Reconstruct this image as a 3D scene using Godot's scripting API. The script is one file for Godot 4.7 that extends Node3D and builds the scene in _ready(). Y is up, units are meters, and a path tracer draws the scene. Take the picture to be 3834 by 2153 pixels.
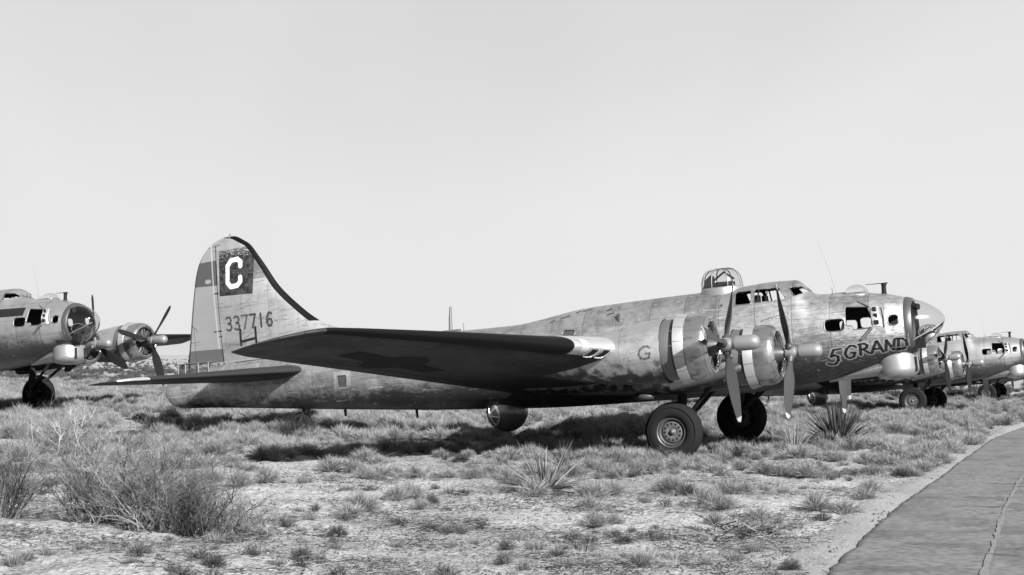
extends Node3D
# A desert storage field of retired four-engined bombers, after a black and white photograph.

const ORG_S := 6.29
const ORG_Z := -2.77
var rng := RandomNumberGenerator.new()
var M := {}
var shared := {}
var nz := FastNoiseLite.new()
var nf := FastNoiseLite.new()


func lin(v: float) -> Color:
	return Color(v, v, v).linear_to_srgb()


func mat(v: float, rough: float, metal := 0.0) -> StandardMaterial3D:
	var m := StandardMaterial3D.new()
	m.albedo_color = lin(v)
	m.roughness = rough
	m.metallic = metal
	return m


# ---------------------------------------------------------------- mesh builder
class MB:
	var v := PackedVector3Array()
	var n := PackedVector3Array()
	var t := PackedVector2Array()
	var c := PackedColorArray()
	var i := PackedInt32Array()

	func grid(rows: Array, uvs: Array = [], skip: Dictionary = {}, wrap := false) -> void:
		# rows of points, smooth normals, faces turned outwards
		var nr := rows.size()
		var nc: int = rows[0].size()
		var base := v.size()
		var ctr := Vector3.ZERO
		for r in nr:
			for k in nc:
				ctr += rows[r][k]
		ctr /= float(nr * nc)
		var acc := PackedVector3Array()
		acc.resize(nr * nc)
		var vol := 0.0
		var quads := PackedInt32Array()
		for r in nr - 1:
			for k in nc - 1:
				var a: Vector3 = rows[r][k]
				var b: Vector3 = rows[r][k + 1]
				var d: Vector3 = rows[r + 1][k]
				var e: Vector3 = rows[r + 1][k + 1]
				var f := (e - a).cross(b - d)
				vol += f.dot((a + b + d + e) * 0.25 - ctr)
				acc[r * nc + k] += f
				acc[r * nc + k + 1] += f
				acc[(r + 1) * nc + k] += f
				acc[(r + 1) * nc + k + 1] += f
				if not skip.has(Vector2i(r, k)):
					quads.append(r * nc + k)
		if wrap:
			for r in nr:
				var s := acc[r * nc] + acc[r * nc + nc - 1]
				acc[r * nc] = s
				acc[r * nc + nc - 1] = s
		for r in [0, nr - 1]:
			if rows[r][0].distance_squared_to(rows[r][nc / 2]) < 1e-9 and rows[r][0].distance_squared_to(rows[r][nc / 4]) < 1e-9:
				var s := Vector3.ZERO
				for k in nc:
					s += acc[r * nc + k]
				for k in nc:
					acc[r * nc + k] = s
		var sg := 1.0 if vol >= 0.0 else -1.0
		for r in nr:
			for k in nc:
				v.append(rows[r][k])
				n.append((acc[r * nc + k] * sg).normalized())
				t.append(uvs[r][k] if uvs.size() else Vector2(float(r) / nr, float(k) / nc))
				c.append(Color.WHITE)
		for q in quads:
			var a := base + q
			if sg < 0:
				for o in [0, nc, nc + 1, 0, nc + 1, 1]:
					i.append(a + o)
			else:
				for o in [0, nc + 1, nc, 0, 1, nc + 1]:
					i.append(a + o)

	func tri(a: Vector3, b: Vector3, d: Vector3, out: Vector3, col := Color.WHITE) -> void:
		var f := (d - a).cross(b - a)
		if f.dot(out) < 0:
			var x := b
			b = d
			d = x
			f = -f
		f = f.normalized()
		for p in [a, b, d]:
			i.append(v.size())
			v.append(p)
			n.append(f)
			t.append(Vector2.ZERO)
			c.append(col)

	func quad(a: Vector3, b: Vector3, d: Vector3, e: Vector3, out: Vector3, col := Color.WHITE) -> void:
		tri(a, b, d, out, col)
		tri(a, d, e, out, col)

	func hexa(p: Array) -> void:
		# eight corners: 0-3 one face in order, 4-7 the opposite one
		var ctr := Vector3.ZERO
		for q in p:
			ctr += q
		ctr /= 8.0
		for f in [[0, 1, 2, 3], [4, 5, 6, 7], [0, 1, 5, 4], [1, 2, 6, 5], [2, 3, 7, 6], [3, 0, 4, 7]]:
			var m: Vector3 = (p[f[0]] + p[f[1]] + p[f[2]] + p[f[3]]) * 0.25
			quad(p[f[0]], p[f[1]], p[f[2]], p[f[3]], m - ctr)

	func box(at: Vector3, size: Vector3, b := Basis.IDENTITY) -> void:
		var p := []
		for z in [-0.5, 0.5]:
			for k in [[-0.5, -0.5], [0.5, -0.5], [0.5, 0.5], [-0.5, 0.5]]:
				p.append(at + b * (Vector3(k[0], k[1], z) * size))
		hexa(p)

	func tube(pts: Array, rad: Array, sides := 8, caps := true) -> void:
		var rows := []
		var dir0: Vector3 = (pts[1] - pts[0]).normalized()
		var side := dir0.cross(Vector3.UP if absf(dir0.y) < 0.9 else Vector3.RIGHT).normalized()
		for k in pts.size():
			var d: Vector3 = (pts[mini(k + 1, pts.size() - 1)] - pts[maxi(k - 1, 0)]).normalized()
			side = (side - d * side.dot(d)).normalized()
			var up := d.cross(side)
			var row := PackedVector3Array()
			for s in sides + 1:
				var a := TAU * s / sides
				row.append(pts[k] + (side * cos(a) + up * sin(a)) * rad[k])
			rows.append(row)
		if caps:
			var r0 := PackedVector3Array()
			var r1 := PackedVector3Array()
			r0.resize(sides + 1)
			r1.resize(sides + 1)
			r0.fill(pts[0])
			r1.fill(pts[-1])
			rows.push_front(rows[0].duplicate())
			rows.push_front(r0)
			rows.append(rows[-1].duplicate())
			rows.append(r1)
		grid(rows, [], {}, true)

	func lathe(prof: Array, xf: Transform3D, seg := 40) -> void:
		# prof: Vector2(distance along xf's x axis, radius)
		var rows := []
		for p in prof:
			var row := PackedVector3Array()
			for s in seg + 1:
				var a := TAU * s / seg
				row.append(xf * Vector3(p.x, cos(a) * p.y, sin(a) * p.y))
			rows.append(row)
		var uvs := []
		for k in prof.size():
			var row := PackedVector2Array()
			for s in seg + 1:
				row.append(Vector2(prof[k].x * 0.25, float(s) / seg))
			uvs.append(row)
		grid(rows, uvs, {}, true)

	func mesh(m: Material) -> ArrayMesh:
		var am := ArrayMesh.new()
		add_to(am, m)
		return am

	func add_to(am: ArrayMesh, m: Material) -> void:
		var a := []
		a.resize(Mesh.ARRAY_MAX)
		a[Mesh.ARRAY_VERTEX] = v
		a[Mesh.ARRAY_NORMAL] = n
		a[Mesh.ARRAY_TEX_UV] = t
		a[Mesh.ARRAY_COLOR] = c
		a[Mesh.ARRAY_INDEX] = i
		am.add_surface_from_arrays(Mesh.PRIMITIVE_TRIANGLES, a)
		am.surface_set_material(am.get_surface_count() - 1, m)


func numbered(parent: Node, called: String) -> String:
	if not parent.has_node(NodePath(called)):
		return called
	var k := 1
	while parent.has_node(NodePath("%s_%03d" % [called, k])):
		k += 1
	return "%s_%03d" % [called, k]


var counts := {}


func put(parent: Node, called: String, me: Mesh, label := "") -> MeshInstance3D:
	var o := MeshInstance3D.new()
	o.mesh = me
	var key := str(parent.get_instance_id()) + called
	var k: int = counts.get(key, 0)
	counts[key] = k + 1
	o.name = called if k == 0 else "%s_%03d" % [called, k]
	if label:
		o.set_meta("label", label)
	parent.add_child(o, true)
	return o


func tag(o: Node, label: String, category := "", group := "", kind := "") -> void:
	if label:
		o.set_meta("label", label)
	if category:
		o.set_meta("category", category)
	if group:
		o.set_meta("group", group)
	if kind:
		o.set_meta("kind", kind)


# ---------------------------------------------------------------- painted textures (values are linear)
class Paint:
	var w: int
	var h: int
	var d := PackedFloat32Array()

	func _init(ww: int, hh: int, v: float) -> void:
		w = ww
		h = hh
		d.resize(w * h)
		d.fill(v)

	func line(a: Vector2, b: Vector2, half: float, val: float, al := 1.0) -> void:
		var x0 := maxi(0, int(minf(a.x, b.x) - half - 1))
		var x1 := mini(w - 1, int(maxf(a.x, b.x) + half + 1))
		var y0 := maxi(0, int(minf(a.y, b.y) - half - 1))
		var y1 := mini(h - 1, int(maxf(a.y, b.y) + half + 1))
		var ab := b - a
		var l2 := maxf(ab.length_squared(), 1e-6)
		for y in range(y0, y1 + 1):
			for x in range(x0, x1 + 1):
				var p := Vector2(x + 0.5, y + 0.5)
				var k := clampf((p - a).dot(ab) / l2, 0, 1)
				var q := clampf(half + 0.5 - p.distance_to(a + ab * k), 0, 1) * al
				if q > 0:
					var o := y * w + x
					d[o] = lerpf(d[o], val, q)

	func poly(pts: PackedVector2Array, val: float, al := 1.0, worn := 0.0, noise: FastNoiseLite = null) -> void:
		var r := Rect2(pts[0], Vector2.ZERO)
		for p in pts:
			r = r.expand(p)
		for y in range(maxi(0, int(r.position.y)), mini(h - 1, int(r.end.y)) + 1):
			for x in range(maxi(0, int(r.position.x)), mini(w - 1, int(r.end.x)) + 1):
				if Geometry2D.is_point_in_polygon(Vector2(x + 0.5, y + 0.5), pts):
					var q := al
					if worn > 0 and noise:
						q *= clampf(1.0 - worn * (1.0 + 4.0 * noise.get_noise_2d(x * 3.0, y * 3.0)), 0, 1)
					var o := y * w + x
					d[o] = lerpf(d[o], val, q)

	func texture() -> ImageTexture:
		var b := PackedByteArray()
		b.resize(w * h)
		for k in w * h:
			var l := clampf(d[k], 0, 1)
			b[k] = int(255.0 * (1.055 * pow(l, 1.0 / 2.4) - 0.055 if l > 0.0031 else 12.92 * l))
		var im := Image.create_from_data(w, h, false, Image.FORMAT_L8, b)
		im.convert(Image.FORMAT_RGB8)
		return ImageTexture.create_from_image(im)


const GLYPH := {
	"5": [[0.95, 1, 0.32, 1, 0.2, 0.55, 0.5, 0.63, 0.8, 0.52, 0.86, 0.27, 0.65, 0.04, 0.32, 0, 0.03, 0.08]],
	"G": [[0.95, 0.85, 0.78, 0.98, 0.48, 1, 0.18, 0.76, 0.06, 0.4, 0.2, 0.1, 0.5, 0, 0.82, 0.1, 0.92, 0.42, 0.6, 0.42]],
	"R": [[0.12, 0, 0.22, 1], [0.08, 1, 0.6, 1, 0.88, 0.8, 0.75, 0.55, 0.25, 0.48], [0.45, 0.48, 0.97, 0.02]],
	"A": [[0, 0, 0.52, 1, 0.6, 1, 0.97, 0], [0.2, 0.33, 0.85, 0.33]],
	"N": [[0.08, 0, 0.2, 1, 0.8, 0.02, 0.95, 1]],
	"D": [[0.14, 0, 0.22, 1], [0.06, 1, 0.55, 1, 0.9, 0.76, 0.92, 0.36, 0.6, 0.05, 0.03, 0]],
	"3": [[0.08, 0.92, 0.4, 1, 0.78, 0.95, 0.88, 0.75, 0.7, 0.55, 0.4, 0.52], [0.4, 0.52, 0.8, 0.46, 0.92, 0.22, 0.7, 0.03, 0.35, 0, 0.06, 0.1]],
	"7": [[0.05, 1, 0.95, 1, 0.4, 0]],
	"1": [[0.5, 0, 0.5, 1]],
	"6": [[0.88, 0.92, 0.5, 1, 0.2, 0.75, 0.1, 0.3, 0.35, 0, 0.7, 0.02, 0.92, 0.25, 0.75, 0.5, 0.4, 0.52, 0.12, 0.3]],
	"C": [[0.92, 0.7, 0.92, 0.85, 0.72, 0.97, 0.3, 0.97, 0.08, 0.8, 0.08, 0.2, 0.3, 0.03, 0.72, 0.03, 0.92, 0.15, 0.92, 0.3]],
	"H": [[0.05, 0, 0.05, 1], [0.95, 0, 0.95, 1], [0.05, 0.22, 0.95, 0.28]],
}


# corners: top left, top right, bottom right, bottom left in (s, z) metres as seen from outside
func glyph(p: Paint, ch: String, cn: Array, half: float, val: float, to_px: Callable, al := 1.0) -> void:
	for stroke in GLYPH[ch]:
		var last := Vector2.ZERO
		for k in range(0, stroke.size(), 2):
			var gx: float = stroke[k]
			var gy: float = stroke[k + 1]
			var top: Vector2 = cn[0].lerp(cn[1], gx)
			var bot: Vector2 = cn[3].lerp(cn[2], gx)
			var q: Vector2 = to_px.call(bot.lerp(top, gy))
			if k > 0:
				p.line(last, q, half, val, al)
			last = q


func scribble(p: Paint, at: Vector2, length: float, height: float, slope: float, val: float, al: float, half := 0.55) -> void:
	# a line of handwriting; too small to read
	var x := 0.0
	var last := at
	while x < length:
		var word := rng.randf_range(4, 9) * height
		var e := minf(length, x + word)
		while x < e:
			x += height * rng.randf_range(0.2, 0.5)
			var up := rng.randf_range(0.0, 1.0) * height
			var q := at + Vector2(x, -up + slope * x)
			p.line(last, q, half, val, al)
			last = q
		x += height * rng.randf_range(0.7, 1.4)
		last = at + Vector2(x, slope * x)


func metal_paint(w: int, h: int, length: float, height: float, lo: float, hi: float, worn: float) -> Paint:
	# sheet aluminium: panels of slightly different tone, joints, streaks and blotches
	var p := Paint.new(w, h, 0.0)
	var px := w / length
	var py := h / height
	var cols := int(length / 0.92) + 1
	var rowsn := int(height / 0.55) + 1
	var tone := []
	for k in cols * rowsn:
		tone.append(rng.randf_range(-1, 1))
	for y in h:
		for x in w:
			var s := x / px
			var z := y / py
			var ci := int(s / 0.92)
			var ri := int((z + (0.2 if ci % 2 else 0.0)) / 0.55)
			var u: float = 0.5 + 0.19 * tone[(ri * cols + ci) % tone.size()]
			u += 0.16 * nz.get_noise_2d(s * 60.0, z * 90.0) + worn * 0.20 * nf.get_noise_2d(s * 45.0, z * 60.0) + 0.14 * nf.get_noise_2d(s * 260.0, z * 40.0) + worn * 0.30 * nf.get_noise_2d(s * 420.0, z * 700.0)
			var g := worn * 0.5 * maxf(0.0, nz.get_noise_2d(s * 160.0 + 900.0, z * 190.0) - 0.08)
			p.d[y * w + x] = lerpf(lo, hi, clampf(u, 0, 1)) * (1.0 - g)
	var s2 := 0.0
	while s2 < length:
		p.line(Vector2(s2 * px, 0), Vector2(s2 * px, h), 0.7, lo * 0.45, 0.75)
		p.line(Vector2(s2 * px + 3, 0), Vector2(s2 * px + 3, h), 0.5, hi, 0.35)
		for j in int(h / 6.0):
			for off in [-4.0, 7.0]:
				p.line(Vector2(s2 * px + off, j * 6.0), Vector2(s2 * px + off, j * 6.0 + 0.1), 0.5, lo * 0.5, 0.55)
		s2 += 0.92
	for k in rowsn:
		var z2 := k * 0.55 + 0.1
		p.line(Vector2(0, z2 * py), Vector2(w, z2 * py), 0.6, lo * 0.5, 0.5)
	return p


func belly_shade_and_grime(p: Paint, amount: float) -> Paint:
	# dark underside shade painted into the belly colour with some oil grime, ragged upper edge
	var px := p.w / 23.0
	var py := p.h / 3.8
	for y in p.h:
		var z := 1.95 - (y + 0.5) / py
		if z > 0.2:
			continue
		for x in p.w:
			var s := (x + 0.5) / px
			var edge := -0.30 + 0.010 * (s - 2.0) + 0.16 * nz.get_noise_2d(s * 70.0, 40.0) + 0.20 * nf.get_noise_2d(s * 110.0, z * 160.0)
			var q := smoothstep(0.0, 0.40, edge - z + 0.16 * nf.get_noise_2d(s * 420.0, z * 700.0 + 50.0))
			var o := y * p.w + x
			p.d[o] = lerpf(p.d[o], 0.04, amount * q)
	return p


func fuselage_paint() -> Paint:
	var p := metal_paint(2048, 512, 23.0, 3.8, 0.18, 0.47, 0.9)
	var px := 2048.0 / 23.0
	var py := 512.0 / 3.8
	# texture x grows with s; seen from outside the nose is on the right, so writing runs towards smaller s
	var to := func(q: Vector2) -> Vector2: return Vector2(q.x * px, (1.95 - q.y) * py)
	# polished panel ahead of the hatch and dull band at the nose ring
	p.poly(PackedVector2Array([to.call(Vector2(1.45, 0.55)), to.call(Vector2(1.02, 0.5)), to.call(Vector2(1.03, -0.27)), to.call(Vector2(1.46, -0.23))]), 0.66, 0.6)
	p.poly(PackedVector2Array([to.call(Vector2(1.02, 0.75)), to.call(Vector2(0.9, 0.75)), to.call(Vector2(0.9, -0.8)), to.call(Vector2(1.03, -0.85))]), 0.30, 0.7)
	# repair patches and fresh sheets on the waist
	p.poly(PackedVector2Array([to.call(Vector2(16.09, 0.12)), to.call(Vector2(15.48, 0.08)), to.call(Vector2(15.5, -0.24)), to.call(Vector2(16.11, -0.2))]), 0.30, 0.8)
	p.poly(PackedVector2Array([to.call(Vector2(15.13, 0.1)), to.call(Vector2(14.65, 0.1)), to.call(Vector2(14.55, -0.58)), to.call(Vector2(15.3, -0.55))]), 0.27, 0.7)
	p.poly(PackedVector2Array([to.call(Vector2(16.75, 0.25)), to.call(Vector2(16.2, 0.25)), to.call(Vector2(16.22, -0.25)), to.call(Vector2(16.77, -0.22))]), 0.6, 0.45)
	# stains that run down from joints and filler caps
	for k in 220:
		var s := rng.randf_range(1.0, 22.0)
		var z := rng.randf_range(-1.0, 0.4)
		p.line(to.call(Vector2(s, z)), to.call(Vector2(s + rng.randf_range(-0.05, 0.12), z - rng.randf_range(0.15, 0.6))), rng.randf_range(0.5, 2.5), 0.16, rng.randf_range(0.1, 0.35))
	belly_shade_and_grime(p, 0.9)
	# dark mottling where paint has flaked off the nose
	for k in 1500:
		var s := rng.randf_range(1.0, 5.4)
		var z := rng.randfn(-0.42, 0.3) + (s - 2.0) * 0.06
		p.line(to.call(Vector2(s, z)), to.call(Vector2(s + rng.randf_range(-0.08, 0.08), z + rng.randf_range(-0.02, 0.02))), rng.randf_range(0.5, 1.8), 0.13, rng.randf_range(0.25, 0.7))
	# replaced and weathered sheets
	for k in 46:
		var s := rng.randf_range(3.4, 21.5)
		var z := rng.randf_range(-0.5, 1.1)
		var w := rng.randf_range(0.2, 0.8)
		var t := rng.randf_range(0.12, 0.42)
		p.poly(PackedVector2Array([to.call(Vector2(s, z)), to.call(Vector2(s + w, z)), to.call(Vector2(s + w, z - t)), to.call(Vector2(s, z - t))]), 0.15 if rng.randf() < 0.5 else 0.62, rng.randf_range(0.12, 0.38), 0.25, nf)
	# chipped and rubbed spots all over
	for k in 3500:
		var s := rng.randf_range(1.0, 22.4)
		var z := rng.randf_range(-1.0, 1.35)
		p.line(to.call(Vector2(s, z)), to.call(Vector2(s + rng.randf_range(-0.09, 0.09), z + rng.randf_range(-0.015, 0.015))), rng.randf_range(0.3, 1.2), 0.10 if rng.randf() < 0.7 else 0.8, rng.randf_range(0.15, 0.5))
	# torn strips along the top of the radio room
	for q in [[10.2, 0.98], [9.9, 1.05], [9.5, 1.15], [9.3, 1.18], [8.6, 1.12], [8.55, 1.0]]:
		p.line(to.call(Vector2(q[0], q[1])), to.call(Vector2(q[0] - rng.randf_range(0.1, 0.3), q[1] + 0.04)), 2.2, 0.03, 0.9)
	# scratched and chalked signatures
	for k in 420:
		var s := rng.randf_range(1.0, 6.6) if k < 260 else rng.randf_range(11.5, 21.8)
		var z := rng.randf_range(-0.95, 0.85) if k < 260 else rng.randf_range(-0.6, 0.6)
		scribble(p, to.call(Vector2(s, z)), rng.randf_range(12, 60), rng.randf_range(2.0, 5.0), rng.randf_range(-0.12, 0.12), 0.08 if rng.randf() < 0.75 else 0.9, rng.randf_range(0.25, 0.65), 0.4)
	scribble(p, to.call(Vector2(15.2, -0.32)), 40, 7, 0, 0.95, 0.9, 0.8)
	scribble(p, to.call(Vector2(21.9, -0.02)), 60, 6, 0, 0.9, 0.8, 0.7)
	scribble(p, to.call(Vector2(3.75, 0.52)), 60, 9, 0.3, 0.08, 0.95, 0.9)
	scribble(p, to.call(Vector2(18.0, 0.1)), 70, 10, 0.05, 0.06, 0.9, 0.9)
	# the name on the nose: dark brush letters with a pale outline
	var name_boxes := [
		["5", [Vector2(2.83, -0.48), Vector2(2.55, -0.46), Vector2(2.66, -0.84), Vector2(2.94, -0.82)]],
		["G", [Vector2(2.47, -0.41), Vector2(2.18, -0.41), Vector2(2.25, -0.71), Vector2(2.51, -0.71)]],
		["R", [Vector2(2.15, -0.40), Vector2(1.90, -0.38), Vector2(1.90, -0.64), Vector2(2.15, -0.66)]],
		["A", [Vector2(1.85, -0.36), Vector2(1.58, -0.36), Vector2(1.58, -0.63), Vector2(1.86, -0.64)]],
		["N", [Vector2(1.52, -0.36), Vector2(1.26, -0.35), Vector2(1.30, -0.60), Vector2(1.54, -0.61)]],
		["D", [Vector2(1.24, -0.34), Vector2(0.98, -0.36), Vector2(1.00, -0.61), Vector2(1.27, -0.61)]],
	]
	for b in name_boxes:
		glyph(p, b[0], b[1], 6.2, 0.50, to, 0.75)
	for b in name_boxes:
		glyph(p, b[0], b[1], 3.5, 0.02, to, 0.95)
	return p


func fin_paint(marked: bool) -> Paint:
	var p := metal_paint(1024, 512, 8.0, 4.0, 0.23, 0.41, 0.6 if marked else 0.3)
	var k := 128.0
	var to := func(q: Vector2) -> Vector2: return Vector2((q.x - 14.4) * k, (4.75 - q.y) * k)
	var quad := func(a: Array, val: float, al: float, worn: float) -> void:
		var pts := PackedVector2Array()
		for j in range(0, a.size(), 2):
			pts.append(to.call(Vector2(a[j], a[j + 1])))
		p.poly(pts, val, al, worn, nf)
	# smooth doped rudder behind the hinge
	quad.call([20.74, 4.7, 22.3, 4.7, 22.3, 0.9, 20.72, 0.9], 0.32, 0.75, 0.0)
	quad.call([21.9, 1.31, 20.72, 1.28, 20.7, 0.9, 22.2, 0.9], 0.10, 0.9, 0.0)
	quad.call([22.0, 3.88, 20.72, 3.89, 20.70, 3.15, 22.0, 3.2], 0.07, 0.9, 0.0)
	quad.call([19.42, 3.88, 18.6, 3.88, 18.6, 3.2, 19.48, 3.2], 0.11, 0.8, 0.10)
	# worn white ball in the band
	for j in 5:
		p.line(to.call(Vector2(21.12, 3.3)), to.call(Vector2(21.02, 3.3)), 9.0 - j, 0.4, 0.3)
	# grey patch on the fin
	quad.call([20.62, 2.75, 20.1, 2.75, 20.1, 2.25, 20.62, 2.25], 0.32, 0.5, 0.2)
	if marked:
		quad.call([20.62, 4.16, 19.40, 4.18, 19.49, 2.78, 20.66, 2.82], 0.018, 1.0, 0.05)
		var cc := [Vector2(20.36, 3.84), Vector2(19.83, 3.89), Vector2(19.86, 3.06), Vector2(20.40, 3.02)]
		glyph(p, "C", cc, 9.0, 0.85, to)
		var digits := "337716"
		for j in 6:
			var a := 20.52 - 0.283 * j
			var cn := [Vector2(a, 2.17), Vector2(a - 0.215, 2.17), Vector2(a - 0.215, 1.78), Vector2(a, 1.79)]
			glyph(p, digits[j], cn, 4.3, 0.04, to, 0.75 if j < 3 else 0.95)
		glyph(p, "H", [Vector2(20.06, 1.77), Vector2(19.47, 1.79), Vector2(19.49, 1.36), Vector2(20.09, 1.32)], 5.0, 0.02, to)
		p.line(to.call(Vector2(19.9, 1.5)), to.call(Vector2(19.62, 1.66)), 1.0, 0.05, 0.9)
		for j in 160:
			var s := rng.randf_range(17.2, 20.6)
			var z := rng.randf_range(1.0, 4.2)
			scribble(p, to.call(Vector2(s, z)), rng.randf_range(15, 60), rng.randf_range(3, 6), rng.randf_range(-0.2, 0.2), 0.08, rng.randf_range(0.4, 0.85), 0.6)
		scribble(p, to.call(Vector2(18.75, 1.9)), 110, 12, -0.18, 0.10, 0.8, 0.9)
		scribble(p, to.call(Vector2(20.55, 4.3)), 70, 9, 0.08, 0.06, 0.9, 1.0)
		for j in 400:
			var s := rng.randf_range(19.4, 20.65)
			var z := rng.randf_range(2.8, 4.18)
			p.line(to.call(Vector2(s, z)), to.call(Vector2(s + rng.randf_range(-0.03, 0.03), z + rng.randf_range(-0.02, 0.02))), 0.5, 0.4, rng.randf_range(0.1, 0.5))
		for j in 120:
			var s := rng.randf_range(17.6, 20.6)
			var z := rng.randf_range(1.0, 2.8)
			p.line(to.call(Vector2(s, z)), to.call(Vector2(s + rng.randf_range(-0.12, 0.12), z - rng.randf_range(0.02, 0.35))), rng.randf_range(0.5, 2.2), 0.12, rng.randf_range(0.08, 0.3))
		for j in 260:
			var s := rng.randf_range(19.4, 20.65)
			var z := 4.18 - absf(rng.randfn(0.0, 0.12))
			p.line(to.call(Vector2(s, z)), to.call(Vector2(s + rng.randf_range(-0.05, 0.05), z)), rng.randf_range(0.5, 1.6), 0.36, rng.randf_range(0.4, 0.9))
		scribble(p, to.call(Vector2(21.6, 1.85)), 35, 12, -0.6, 0.06, 0.9, 1.3)
		scribble(p, to.call(Vector2(21.5, 1.45)), 40, 6, 0, 0.10, 0.7)
		# hinge marks and joint lines on the rudder
		p.line(to.call(Vector2(20.88, 2.92)), to.call(Vector2(20.70, 2.92)), 2.2, 0.02)
		p.line(to.call(Vector2(20.98, 1.80)), to.call(Vector2(20.70, 1.80)), 2.2, 0.02)
		p.line(to.call(Vector2(20.82, 1.64)), to.call(Vector2(20.70, 1.64)), 1.8, 0.04)
		p.line(to.call(Vector2(21.72, 2.0)), to.call(Vector2(21.72, 0.95)), 0.9, 0.05, 0.8)
		p.line(to.call(Vector2(21.86, 1.55)), to.call(Vector2(21.55, 1.55)), 1.0, 0.05, 0.8)
		for j in 3:
			p.line(to.call(Vector2(20.9, 4.6)), to.call(Vector2(20.85, 1.3)), 3.0, 0.6, 0.25)
	return p


func nacelle_paint(marked: bool) -> Paint:
	# u runs back from the cowl, v down the outboard side
	var p := metal_paint(512, 512, 4.0, 4.0, 0.27, 0.54, 0.6)
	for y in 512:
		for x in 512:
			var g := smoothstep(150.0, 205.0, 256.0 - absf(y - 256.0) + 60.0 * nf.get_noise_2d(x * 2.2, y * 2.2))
			p.d[y * 512 + x] = lerpf(p.d[y * 512 + x], 0.035, 0.92 * g)  # underside shade painted dark into the lower nacelle colour
	for j in 40:
		scribble(p, Vector2(rng.randf_range(10, 300), rng.randf_range(0, 512)), rng.randf_range(20, 80), rng.randf_range(4, 10), 0, 0.12, rng.randf_range(0.3, 0.7))
	if not marked:
		return p
	var to := func(q: Vector2) -> Vector2: return q
	glyph(p, "G", [Vector2(62, 112), Vector2(24, 112), Vector2(24, 144), Vector2(62, 144)], 3.0, 0.08, to, 0.7)
	glyph(p, "A", [Vector2(108, 124), Vector2(88, 124), Vector2(88, 142), Vector2(108, 142)], 1.0, 0.16, to, 0.35)
	return p


# ---------------------------------------------------------------- the aircraft: s metres aft of the nose, y to starboard, z up
func P(s: float, y: float, z: float) -> Vector3:
	return Vector3(ORG_S - s, z - ORG_Z, y)


const FUS := [[0.93, 0.64, -0.75, 0.69, 2.0], [1.5, 0.80, -0.93, 0.80, 2.0], [2.2, 0.90, -1.08, 0.92, 2.12], [3.0, 0.955, -1.2, 1.03, 2.4], [3.17, 0.97, -1.22, 1.045, 2.42],
	[3.68, 1.39, -1.27, 1.08, 2.12], [4.3, 1.41, -1.32, 1.12, 2.2], [5.07, 1.37, -1.35, 1.14, 2.2], [6.0, 1.34, -1.36, 1.15, 2.12], [6.9, 1.33, -1.36, 1.15, 2.1], [9.3, 1.275, -1.33, 1.15, 2.1],
	[10.84, 1.08, -1.28, 1.13, 2.0], [11.4, 1.03, -1.24, 1.11, 2.0], [12.0, 1.03, -1.2, 1.1, 2.0], [14.0, 1.05, -1.07, 1.0, 2.0], [16.0, 0.97, -0.9, 0.86, 2.0], [17.8, 0.93, -0.736, 0.72, 2.0],
	[20.0, 0.86, -0.53, 0.5, 2.0], [21.2, 0.80, -0.42, 0.42, 2.2], [22.0, 0.66, -0.37, 0.38, 2.4], [22.35, 0.58, -0.33, 0.36, 2.4], [22.58, 0.52, -0.27, 0.33, 2.3], [22.70, 0.46, -0.17, 0.28, 2.2], [22.76, 0.38, -0.02, 0.19, 2.0], [22.78, 0.20, 0.18, 0.01, 2.0]]


func look(table: Array, s: float, k: int) -> float:
	# monotone-ish smooth interpolation through the table
	var n := table.size()
	for j in n - 1:
		if s <= table[j + 1][0] or j == n - 2:
			var a: float = table[j][0]
			var b: float = table[j + 1][0]
			var f := clampf((s - a) / (b - a), 0, 1)
			var v0: float = table[j][k]
			var v1: float = table[j + 1][k]
			var m := (v1 - v0) / (b - a)
			var m0 := m
			var m1 := m
			if j > 0:
				var q: float = (v0 - table[j - 1][k]) / (a - table[j - 1][0])
				m0 = 0.0 if q * m <= 0 else (2.0 * q * m / (q + m))
			if j < n - 2:
				var q: float = (table[j + 2][k] - v1) / (table[j + 2][0] - b)
				m1 = 0.0 if q * m <= 0 else (2.0 * q * m / (q + m))
			var f2 := f * f
			var f3 := f2 * f
			return (2 * f3 - 3 * f2 + 1) * v0 + (f3 - 2 * f2 + f) * (b - a) * m0 + (-2 * f3 + 3 * f2) * v1 + (f3 - f2) * (b - a) * m1
	return 0.0


func section(s: float) -> Array:
	var top := look(FUS, s, 1)
	var low := look(FUS, s, 2)
	# the cockpit rises from the round body without moving its widest line
	var body := lerpf(0.955, 1.33, smoothstep(3.0, 6.9, s)) if s > 3.0 and s < 6.9 else top
	return [top, low, look(FUS, s, 3), look(FUS, s, 4), low + 0.47 * (body - low)]


func ring_pt(f: Array, a: float) -> Vector2:
	# a: 0 at the top, PI at the bottom; x is the half width there, y the height
	var zm: float = f[4]
	var ca := cos(a)
	var e: float = f[3] if ca > 0 else 2.0
	var x: float = f[2] * pow(absf(sin(a)), 2.0 / e)
	var z: float = zm + (f[0] - zm if ca > 0 else zm - f[1]) * signf(ca) * pow(absf(ca), 2.0 / e)
	return Vector2(x, z)


func half_width(s: float, z: float) -> float:
	var f := section(s)
	var zm: float = f[4]
	var e: float = f[3] if z > zm else 2.0
	var d := clampf((z - zm) / (f[0] - zm) if z > zm else (zm - z) / (zm - f[1]), 0, 1)
	return f[2] * pow(1.0 - pow(d, e), 1.0 / e)


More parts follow.
